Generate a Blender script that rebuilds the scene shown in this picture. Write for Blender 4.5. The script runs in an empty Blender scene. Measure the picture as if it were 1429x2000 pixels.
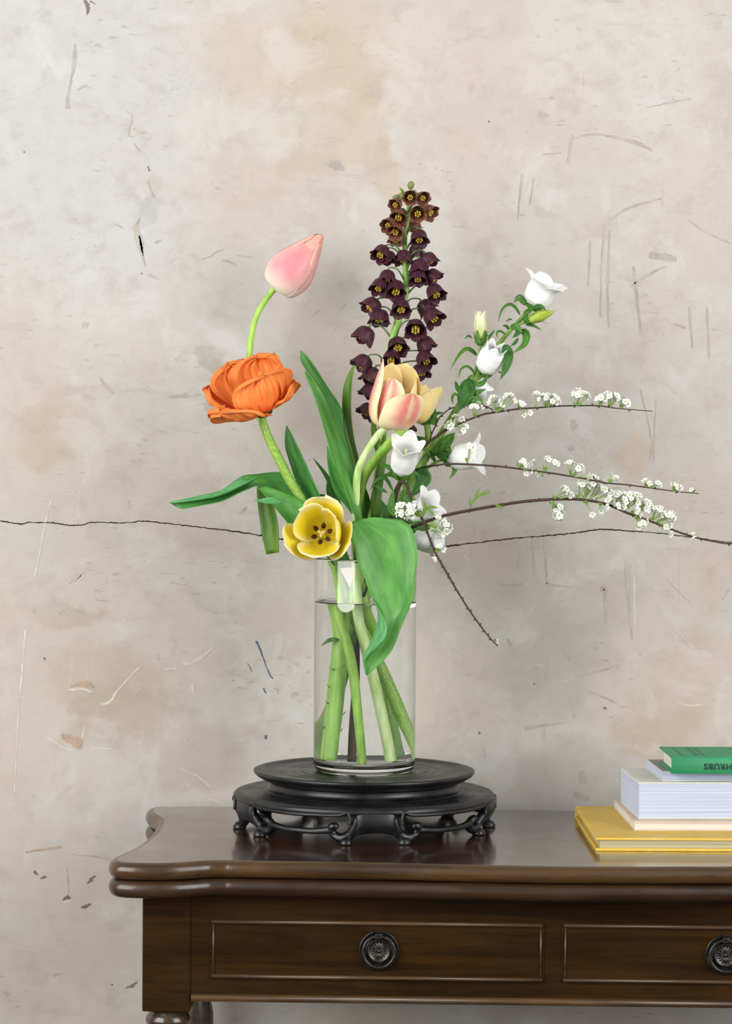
import bpy, bmesh, math, random, mathutils
import mathutils.geometry
from mathutils import Vector, Matrix, Quaternion
from mathutils import noise as mnoise
import bmesh.ops as bo

sc = bpy.context.scene
COL = sc.collection
PI = math.pi
R = math.radians
rnd = random.Random(7)

# ------------------------------------------------------------------ camera
FPX = 5200.0                       # focal length in pixels of the 1429 x 2000 frame
TABLE_Z = 0.75
CAM = Vector((0.0820, -3.13, TABLE_Z + 0.457))
PITCH, YAW, ROLL = math.atan(143.0 / FPX), R(1.5), R(0.4)
CROT = Matrix.Rotation(YAW, 3, 'Z') @ Matrix.Rotation(PI / 2 - PITCH, 3, 'X') @ Matrix.Rotation(ROLL, 3, 'Z')
cam_data = bpy.data.cameras.new('camera')
cam_data.sensor_fit = 'VERTICAL'
cam_data.sensor_height = 36.0
cam_data.lens = 36.0 * FPX / 2000.0
cam_data.clip_start = 0.05
cam = bpy.data.objects.new('camera', cam_data)
cam.matrix_world = Matrix.Translation(CAM) @ CROT.to_4x4()
COL.objects.link(cam)
sc.camera = cam

# ------------------------------------------------------------------ world, window light, exposure
world = bpy.data.worlds.new('room_light'); sc.world = world
world.use_nodes = True
bg = world.node_tree.nodes['Background']
bg.inputs[0].default_value = (1.0, 0.98, 0.95, 1)
bg.inputs[1].default_value = 0.26

def area(name, loc, target, sx, sy, power, col):
    d = bpy.data.lights.new(name, 'AREA'); d.shape = 'RECTANGLE'
    d.size = sx; d.size_y = sy; d.energy = power; d.color = col
    o = bpy.data.objects.new(name, d); COL.objects.link(o)
    o.location = loc
    v = Vector(target) - Vector(loc); v.z = 0
    o.rotation_euler = v.to_track_quat('-Z', 'Y').to_euler()
    return o
area('window_left_offscreen', (-2.0, -2.1, 1.95), (0, 0, 1.95), 2.2, 2.26, 90, (1.0, 0.985, 0.96))
area('window_right_offscreen', (2.1, -2.0, 1.95), (0, 0, 1.95), 1.6, 2.2, 60, (1.0, 0.985, 0.96))

sc.view_settings.view_transform = 'Standard'
sc.view_settings.look = 'None'
sc.view_settings.gamma = 1.0
sc.view_settings.exposure = 0.27
sc.view_settings.use_curve_mapping = False
sc.cycles.blur_glossy = 0.0
sc.cycles.sample_clamp_indirect = 0.0          # let window light reach the stems through glass and water

# ------------------------------------------------------------------ pixel -> place
def ray(px, py):
    return CROT @ Vector(((px - 714.5) / FPX, -(py - 1000.0) / FPX, -1.0))
def at(px, py, Y):
    d = ray(px, py); return CAM + d * ((Y - CAM.y) / d.y)
def at_z(px, py, z):
    d = ray(px, py); return CAM + d * ((z - CAM.z) / d.z)
def ats(seq):
    return [at(*p) for p in seq]
PXM = 1.0 / 1660.0                 # metres per pixel near the vase

# ------------------------------------------------------------------ node helpers
class Mat:
    def __init__(self, name):
        self.m = bpy.data.materials.new(name); self.m.use_nodes = True
        self.t = self.m.node_tree; self.n = self.t.nodes
        self.n.clear()
        self.out = self.n.new('ShaderNodeOutputMaterial')
        self._tc = None
    def node(self, kind, ins=None, **props):
        x = self.n.new(kind)
        for k, v in props.items(): setattr(x, k, v)
        for k, v in (ins or {}).items(): self.put(x.inputs[k], v)
        return x
    def put(self, sock, v):
        if isinstance(v, bpy.types.NodeSocket): self.t.links.new(v, sock)
        else:
            if hasattr(sock.default_value, '__len__') and not isinstance(v, (int, float)):
                n = len(sock.default_value); v = tuple(v)
                if n == 4 and len(v) == 3: v = v + (1.0,)
            sock.default_value = v
    def tc(self, which):
        if self._tc is None: self._tc = self.n.new('ShaderNodeTexCoord')
        return self._tc.outputs[which]
    def math(self, op, a, b=None, c=None, clamp=False):
        x = self.n.new('ShaderNodeMath'); x.operation = op; x.use_clamp = clamp
        self.put(x.inputs[0], a)
        if b is not None: self.put(x.inputs[1], b)
        if c is not None: self.put(x.inputs[2], c)
        return x.outputs[0]
    def mix(self, f, a, b, mode='MIX'):
        x = self.n.new('ShaderNodeMix'); x.data_type = 'RGBA'; x.blend_type = mode
        self.put(x.inputs[0], f); self.put(x.inputs[6], a); self.put(x.inputs[7], b)
        return x.outputs[2]
    def mapping(self, vec, scale=(1, 1, 1), loc=(0, 0, 0), rot=(0, 0, 0)):
        x = self.n.new('ShaderNodeMapping')
        self.put(x.inputs[0], vec); self.put(x.inputs[1], loc); self.put(x.inputs[2], rot); self.put(x.inputs[3], scale)
        return x.outputs[0]
    def noise(self, vec, scale, detail=3, rough=0.55, dist=0.0, out=0):
        x = self.node('ShaderNodeTexNoise', {'Vector': vec, 'Scale': scale, 'Detail': detail, 'Roughness': rough, 'Distortion': dist})
        return x.outputs[out]
    def ramp(self, f, lo, hi, a=0.0, b=1.0):
        x = self.node('ShaderNodeMapRange', {0: f, 1: lo, 2: hi, 3: a, 4: b}, interpolation_type='SMOOTHSTEP')
        return x.outputs[0]
    def bump(self, h, strength=0.3, dist=0.001):
        return self.node('ShaderNodeBump', {'Height': h, 'Strength': strength, 'Distance': dist}).outputs[0]
    def princ(self, **ins):
        return self.node('ShaderNodeBsdfPrincipled', {k.replace('_', ' '): v for k, v in ins.items()}).outputs[0]
    def done(self, shader):
        self.t.links.new(shader, self.out.inputs[0]); return self.m
    def thin(self, col, rough, trans, normal=None, tcol=None, spec=0.4):
        ins = {'Base_Color': col, 'Roughness': rough, 'Specular_IOR_Level': spec}
        if normal is not None: ins['Normal'] = normal
        p = self.princ(**ins)
        tr = self.node('ShaderNodeBsdfTranslucent', {0: tcol if tcol is not None else col}).outputs[0]
        return self.node('ShaderNodeMixShader', {0: trans, 1: p, 2: tr}).outputs[0]

def srgb(r, g, b):
    f = lambda c: (c / 255 / 12.92) if c / 255 <= 0.04045 else ((c / 255 + 0.055) / 1.055) ** 2.4
    return (f(r), f(g), f(b))

def plain(name, col, rough=0.5, metal=0.0, spec=0.5, var=0.12, scale=60.0):
    M = Mat(name)
    nz = M.noise(M.tc('Object'), scale, 3)
    c = M.mix(M.ramp(nz, 0.3, 0.7), [x * (1 - var) for x in col], [min(1, x * (1 + var)) for x in col])
    return M.done(M.princ(Base_Color=c, Roughness=rough, Metallic=metal, Specular_IOR_Level=spec))

# ------------------------------------------------------------------ object helpers
WM = {}
def link(o, parent, basis=None):
    COL.objects.link(o)
    b = basis if basis is not None else Matrix.Identity(4)
    o.matrix_basis = b
    if parent is not None:
        o.parent = parent
        o.matrix_parent_inverse = WM[parent.name].inverted()
    WM[o.name] = b.copy()
    return o
def thing(name, label, cat, loc, group=None):
    o = bpy.data.objects.new(name, None); o.empty_display_size = 0.02
    link(o, None, Matrix.Translation(Vector(loc)))
    return tag(o, label, cat, group)
def tag(o, label=None, cat=None, group=None, kind=None):
    if label: o['label'] = label
    if cat: o['category'] = cat
    if group: o['group'] = group
    if kind: o['kind'] = kind
    return o
def mesh_of(name, verts, faces, mat=None, smooth=True, uvs=None):
    me = bpy.data.meshes.new(name)
    me.from_pydata([tuple(v) for v in verts], [], faces)
    if mat is not None:
        for m in (mat if isinstance(mat, (list, tuple)) else [mat]): me.materials.append(m)
    if smooth: me.polygons.foreach_set('use_smooth', [True] * len(me.polygons))
    if uvs is not None:
        l = me.uv_layers.new(name='UVMap')
        for lp in me.loops: l.data[lp.index].uv = uvs[lp.vertex_index]
    me.validate(); me.update()
    return me
def obj(name, me, parent=None, basis=None, solid=0.0, subd=0, bevel=0.0):
    o = bpy.data.objects.new(name, me); link(o, parent, basis)
    if bevel:
        m = o.modifiers.new('bevel', 'BEVEL'); m.width = bevel; m.segments = 2; m.limit_method = 'ANGLE'; m.angle_limit = R(40)
    if solid:
        m = o.modifiers.new('solid', 'SOLIDIFY'); m.thickness = solid; m.offset = 0
    if subd:
        m = o.modifiers.new('subd', 'SUBSURF'); m.levels = subd; m.render_levels = subd
    return o
def bm_mesh(name, bm, mat, smooth=False):
    me = bpy.data.meshes.new(name); bo.recalc_face_normals(bm, faces=bm.faces[:]); bm.to_mesh(me); bm.free()
    if mat is not None: me.materials.append(mat)
    if smooth: me.polygons.foreach_set('use_smooth', [True] * len(me.polygons))
    return me
def box_mesh(name, lo, hi, mat, bev=0.0, seg=2):
    bm = bmesh.new(); bo.create_cube(bm, size=1.0)
    lo, hi = Vector(lo), Vector(hi)
    for v in bm.verts: v.co = Vector(((lo[i] + hi[i]) / 2 + v.co[i] * (hi[i] - lo[i]) for i in range(3)))
    if bev: bo.bevel(bm, geom=bm.edges[:], offset=bev, segments=seg, profile=0.6, affect='EDGES')
    return bm_mesh(name, bm, mat, smooth=False)
def spline(pts, n):
    pts = [tuple(p) for p in pts]
    if len(pts) == 2:
        return [tuple(a + (b - a) * i / (n - 1) for a, b in zip(*pts)) for i in range(n)]
    P = [tuple(2 * a - b for a, b in zip(pts[0], pts[1]))] + pts + [tuple(2 * a - b for a, b in zip(pts[-1], pts[-2]))]
    out = []; m = len(pts) - 1
    for i in range(n):
        f = i / (n - 1) * m; k = min(int(f), m - 1); t = f - k
        p0, p1, p2, p3 = P[k:k + 4]
        out.append(tuple(0.5 * (2 * b + (c - a) * t + (2 * a - 5 * b + 4 * c - d) * t * t + (-a + 3 * b - 3 * c + d) * t ** 3)
                         for a, b, c, d in zip(p0, p1, p2, p3)))
    return out
def lerpc(ctrl, t):
    """value of a control list [(t,v)...] at t"""
    if t <= ctrl[0][0]: return ctrl[0][1]
    for (a, va), (b, vb) in zip(ctrl, ctrl[1:]):
        if t <= b:
            s = (t - a) / (b - a); s = s * s * (3 - 2 * s); return va + (vb - va) * s
    return ctrl[-1][1]
def tube_data(pts, radii, sides=10, n=24, cap=True, wob=0.0):
    P = [Vector(p) for p in spline(pts, n)]
    rad = [x[0] for x in spline([(r,) for r in radii], n)] if len(radii) > 1 else [radii[0]] * n
    vs, fs = [], []
    T = (P[1] - P[0]).normalized()
    up = T.orthogonal().normalized()
    for i in range(n):
        T2 = (P[min(i + 1, n - 1)] - P[max(i - 1, 0)]).normalized()
        up = (T.rotation_difference(T2) @ up).normalized(); T = T2
        sd = T.cross(up)
        for k in range(sides):
            a = 2 * PI * k / sides
            rr = max(rad[i], 1e-5) * (1 + wob * math.sin(3 * a + i * 0.7))
            vs.append(P[i] + up * (math.cos(a) * rr) + sd * (math.sin(a) * rr))
    for i in range(n - 1):
        for k in range(sides):
            a = i * sides + k; b = i * sides + (k + 1) % sides
            fs.append((a, b, b + sides, a + sides))
    if cap:
        fs.append(tuple(range(sides))[::-1]); fs.append(tuple(range((n - 1) * sides, n * sides)))
    return vs, fs
def tube(name, pts, radii, mat, parent, sides=10, n=24, wob=0.0):
    v, f = tube_data(pts, radii, sides, n, True, wob)
    return obj(name, mesh_of(name, v, f, mat), parent)
def lathe_data(prof, seg=64, closed=False):
    vs, fs = [], []
    for r, z in prof:
        for k in range(seg):
            a = 2 * PI * k / seg; vs.append((r * math.cos(a), r * math.sin(a), z))
    m = len(prof)
    for i in range(m - 1 if not closed else m):
        j = (i + 1) % m
        for k in range(seg):
            k2 = (k + 1) % seg
            fs.append((i * seg + k, i * seg + k2, j * seg + k2, j * seg + k))
    return vs, fs
def merge(*parts):
    V, F = [], []
    for v, f in parts:
        o = len(V); V += list(v); F += [tuple(i + o for i in q) for q in f]
    return V, F
def frame_z(loc, axis, spin=0.0):
    q = Vector((0, 0, 1)).rotation_difference(Vector(axis).normalized())
    return Matrix.Translation(Vector(loc)) @ q.to_matrix().to_4x4() @ Matrix.Rotation(spin, 4, 'Z')
def shade_flat_ends(o, ang=35):
    """sharp edges above an angle, smooth elsewhere"""
    bm = bmesh.new(); bm.from_mesh(o.data)
    for e in bm.edges:
        if len(e.link_faces) == 2 and e.calc_face_angle(0) > R(ang): e.smooth = False
    bm.to_mesh(o.data); bm.free()

# ================================================================== SETTING
YW = 0.172                                                            # face of the wall
def wall_material():
    M = Mat('old_plaster')
    P = M.tc('Object')
    sep = M.node('ShaderNodeSeparateXYZ', {0: P})
    X, Z = sep.outputs[0], sep.outputs[2]
    warp = M.noise(P, 9.0, 4, 0.6, out=1)
    ws = M.node('ShaderNodeSeparateColor', {0: warp})
    Xw = M.math('MULTIPLY_ADD', M.math('SUBTRACT', ws.outputs[0], 0.5), 0.19, X)
    Zw = M.math('MULTIPLY_ADD', M.math('SUBTRACT', ws.outputs[1], 0.5), 0.19, Z)
    n1 = M.noise(P, 4.0, 5, 0.6)
    n2 = M.noise(M.mapping(P, loc=(3, 0, 5)), 14.0, 5, 0.62)
    n3 = M.noise(M.mapping(P, loc=(9, 0, 1)), 55.0, 4, 0.6)
    col = M.mix(M.ramp(n1, 0.36, 0.64), srgb(206, 196, 184), srgb(210, 205, 198))
    col = M.mix(M.math('MULTIPLY', M.ramp(n2, 0.5, 0.72), 0.30), col, srgb(196, 177, 158))
    # large stains and trowelled patches that the wall has (pixel centre, radii in px, colour, strength)
    blobs = [
        (150, 250, 330, 420, (208, 207, 204), 0.7), (330, 620, 260, 300, (209, 206, 202), 0.5),
        (540, 110, 170, 120, (205, 190, 168), 0.5), (640, 160, 150, 120, (203, 185, 160), 0.5), (700, 250, 90, 100, (205, 186, 162), 0.55), (700, 70, 130, 100, (205, 190, 168), 0.4),
        (600, 320, 70, 40, (200, 182, 160), 0.55), (515, 385, 80, 26, (201, 186, 168), 0.45), (760, 330, 40, 60, (204, 184, 160), 0.6),
        (470, 250, 140, 60, (214, 211, 204), 0.6), (410, 735, 34, 46, (176, 165, 150), 0.75), (860, 110, 160, 120, (212, 201, 190), 0.5),
        (1200, 120, 240, 150, (214, 208, 201), 0.6), (1150, 480, 190, 240, (208, 202, 197), 0.6), (1330, 330, 160, 160, (213, 207, 200), 0.5),
        (1150, 850, 260, 110, (196, 189, 183), 0.6), (1210, 870, 60, 45, (203, 183, 163), 0.6), (1120, 765, 70, 35, (202, 186, 168), 0.5),
        (1060, 1130, 200, 130, (190, 182, 173), 0.65), (1090, 1280, 130, 110, (180, 174, 165), 0.6), (1370, 1250, 120, 200, (201, 184, 168), 0.5),
        (1400, 1180, 80, 50, (203, 198, 196), 0.7), (880, 1330, 150, 130, (204, 190, 174), 0.55), (1290, 1420, 110, 80, (196, 178, 156), 0.6),
        (1130, 1500, 110, 90, (190, 184, 178), 0.5), (90, 870, 70, 40, (196, 180, 158), 0.6), (420, 1080, 160, 40, (196, 181, 168), 0.5),
        (120, 1190, 120, 36, (190, 175, 156), 0.6), (180, 1350, 150, 110, (193, 175, 156), 0.55), (240, 1410, 150, 60, (186, 168, 148), 0.6),
        (330, 1480, 130, 80, (195, 180, 163), 0.5), 
        (950, 1050, 90, 70, (205, 186, 170), 0.45), (1000, 620, 120, 90, (207, 194, 184), 0.5), (300, 420, 40, 34, (188, 186, 183), 0.6),
        (1000, 900, 120, 80, (204, 193, 183), 0.4), (60, 1050, 90, 160, (204, 200, 196), 0.5), (560, 1180, 130, 120, (199, 186, 173), 0.5),
    ]
    for (px, py, rx, ry, c, s) in blobs:
        p = at(px, py, YW)
        dx = M.math('DIVIDE', M.math('SUBTRACT', Xw, p.x), rx * PXM * 1.05)
        dz = M.math('DIVIDE', M.math('SUBTRACT', Zw, p.z), ry * PXM * 1.05)
        d = M.math('SQRT', M.math('ADD', M.math('MULTIPLY', dx, dx), M.math('MULTIPLY', dz, dz)))
        f = M.math('MULTIPLY', M.ramp(d, 1.12, 0.55), s)
        col = M.mix(f, col, srgb(*c))
    # trowel streaks: thin uprights on the right half, fine flecks everywhere
    st = M.noise(M.mapping(P, scale=(90, 1, 5)), 1.0, 3, 0.6)
    msk = M.noise(M.mapping(P, loc=(1.7, 0, 8.3)), 6.0, 3)
    fst = M.math('MULTIPLY', M.ramp(st, 0.60, 0.72), M.ramp(msk, 0.52, 0.64))
    fst = M.math('MULTIPLY', fst, M.ramp(X, 0.05, 0.22, 0.05, 0.42))
    col = M.mix(fst, col, srgb(158, 153, 152))
    sh = M.noise(M.mapping(P, scale=(12, 1, 110)), 1.0, 3, 0.6)
    msk2 = M.noise(M.mapping(P, loc=(5.1, 0, 2.2)), 7.0, 3)
    col = M.mix(M.math('MULTIPLY', M.math('MULTIPLY', M.ramp(sh, 0.6, 0.72), M.ramp(msk2, 0.52, 0.66)), 0.35), col, srgb(168, 160, 152))
    fl = M.noise(P, 240.0, 2, 0.5)
    col = M.mix(M.math('MULTIPLY', M.ramp(fl, 0.70, 0.78), 0.35), col, srgb(140, 132, 126))
    col = M.mix(M.ramp(n3, 0.35, 0.68, 0.0, 0.22), col, srgb(188, 178, 168))
    mo = M.noise(M.mapping(P, loc=(7, 0, 3), scale=(1, 1, 1.4)), 22.0, 6, 0.68, 0.4)
    col = M.mix(M.ramp(mo, 0.5, 0.68, 0, 0.30), col, srgb(176, 164, 152))
    mo2 = M.noise(M.mapping(P, loc=(1, 0, 13)), 13.0, 6, 0.66, 0.6)
    col = M.mix(M.ramp(mo2, 0.52, 0.68, 0, 0.40), col, srgb(222, 220, 216))
    mo3 = M.noise(M.mapping(P, loc=(11, 0, 3), rot=(0, 0.5, 0), scale=(1, 1, 3.5)), 60.0, 3, 0.6)
    mk3 = M.noise(M.mapping(P, loc=(4, 0, 9)), 8.0, 2)
    col = M.mix(M.math('MULTIPLY', M.ramp(mo3, 0.62, 0.70), M.ramp(mk3, 0.5, 0.62, 0, 0.45)), col, srgb(160, 150, 142))
    sp = M.node('ShaderNodeTexVoronoi', {'Vector': P, 'Scale': 26.0}).outputs['Distance']
    spn = M.noise(M.mapping(P, loc=(2, 0, 2)), 30.0, 2)
    col = M.mix(M.math('MULTIPLY', M.ramp(sp, 0.045, 0.02), M.ramp(spn, 0.5, 0.62, 0, 0.8)), col, srgb(104, 92, 86))
    col = M.mix(1.0, col, (0.80, 0.812, 0.835), 'MULTIPLY')
    h = M.math('ADD', M.math('MULTIPLY', M.noise(P, 420.0, 4, 0.7), 0.4), M.math('MULTIPLY', M.noise(P, 40.0, 4, 0.6), 0.9))
    return M.done(M.princ(Base_Color=col, Roughness=0.78, Specular_IOR_Level=0.25, Normal=M.bump(h, 0.16, 0.002)))

m_wall = wall_material()
wall = obj('wall_back', box_mesh('wall_back', (-2.6, YW, 0.0), (2.8, YW + 0.1, 2.7), m_wall)); tag(wall, kind='structure')
tag(wall, 'old bare plaster wall with stains, scuffs and one long crack')
m_floor = plain('floorboards', srgb(52, 40, 30), 0.5, scale=8)
floor = obj('floor', box_mesh('floor', (-2.6, -4.2, -0.05), (2.8, YW + 0.1, 0.0), m_floor)); tag(floor, kind='structure')

# the long dark crack: a thin raised-lip groove line in two runs, and scuffs, chips and scratches of the plaster
m_crack = plain('crack_gap', srgb(44, 36, 34), 0.9, spec=0.1)
def wall_strip(name, pts, widths, mat, y=0.0004, n=None, jag=0.0, seed=1):
    rr = random.Random(seed)
    n = n or max(6, len(pts) * 6)
    S = spline([(p[0], p[1]) for p in pts], n)
    W = [w[0] for w in spline([(w,) for w in widths], n)]
    vs, fs = [], []
    for i, (x, yy) in enumerate(S):
        a, b = S[max(0, i - 1)], S[min(n - 1, i + 1)]
        tx, ty = b[0] - a[0], b[1] - a[1]; l = math.hypot(tx, ty) or 1
        nx, ny = -ty / l, tx / l
        o = rr.uniform(-jag, jag); w = max(0.15, W[i] * (1 + rr.uniform(-0.35, 0.35))) / 2
        for s in (-1, 1):
            p = at(x + nx * (o + s * w), yy + ny * (o + s * w), YW - y); vs.append(p)
    for i in range(n - 1): fs.append((2 * i, 2 * i + 1, 2 * i + 3, 2 * i + 2))
    return obj(name, mesh_of(name, vs, fs, mat), wall)
wall_strip('crack', [(-30, 1014), (0, 1017), (38, 1023), (60, 1020), (110, 1022), (135, 1026), (162, 1025), (180, 1020), (240, 1021), (282, 1018), (340, 1024), (400, 1031), (460, 1038), (520, 1048), (600, 1060)],
           [2.0, 2.0, 2.2, 1.8, 2.0, 2.2, 2.0, 2.0, 1.6, 1.8, 2.0, 2.0, 2.2, 2.6, 2.0], m_crack, n=170, jag=0.9, seed=3)
wall_strip('crack', [(790, 1072), (868, 1067), (930, 1060), (1000, 1052), (1070, 1046), (1120, 1041), (1175, 1034), (1230, 1037), (1290, 1042), (1350, 1049), (1429, 1060), (1470, 1066)],
           [2.0, 2.4, 2.0, 1.8, 2.0, 2.0, 2.0, 2.0, 1.6, 1.6, 1.4, 1.4], m_crack, n=150, jag=0.8, seed=5)
m_scuff_d = plain('scuff_dark', srgb(118, 111, 104), 0.9, spec=0.1)
m_scuff_m = plain('scuff_grey', srgb(173, 167, 160), 0.9, spec=0.1)
m_scuff_l = plain('scratch_pale', srgb(196, 190, 181), 0.9, spec=0.1)
m_scuff_b = plain('scuff_blue', srgb(92, 98, 120), 0.9, spec=0.1)
m_chip = plain('chip_brown', srgb(170, 150, 132), 0.9, spec=0.1)
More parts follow.
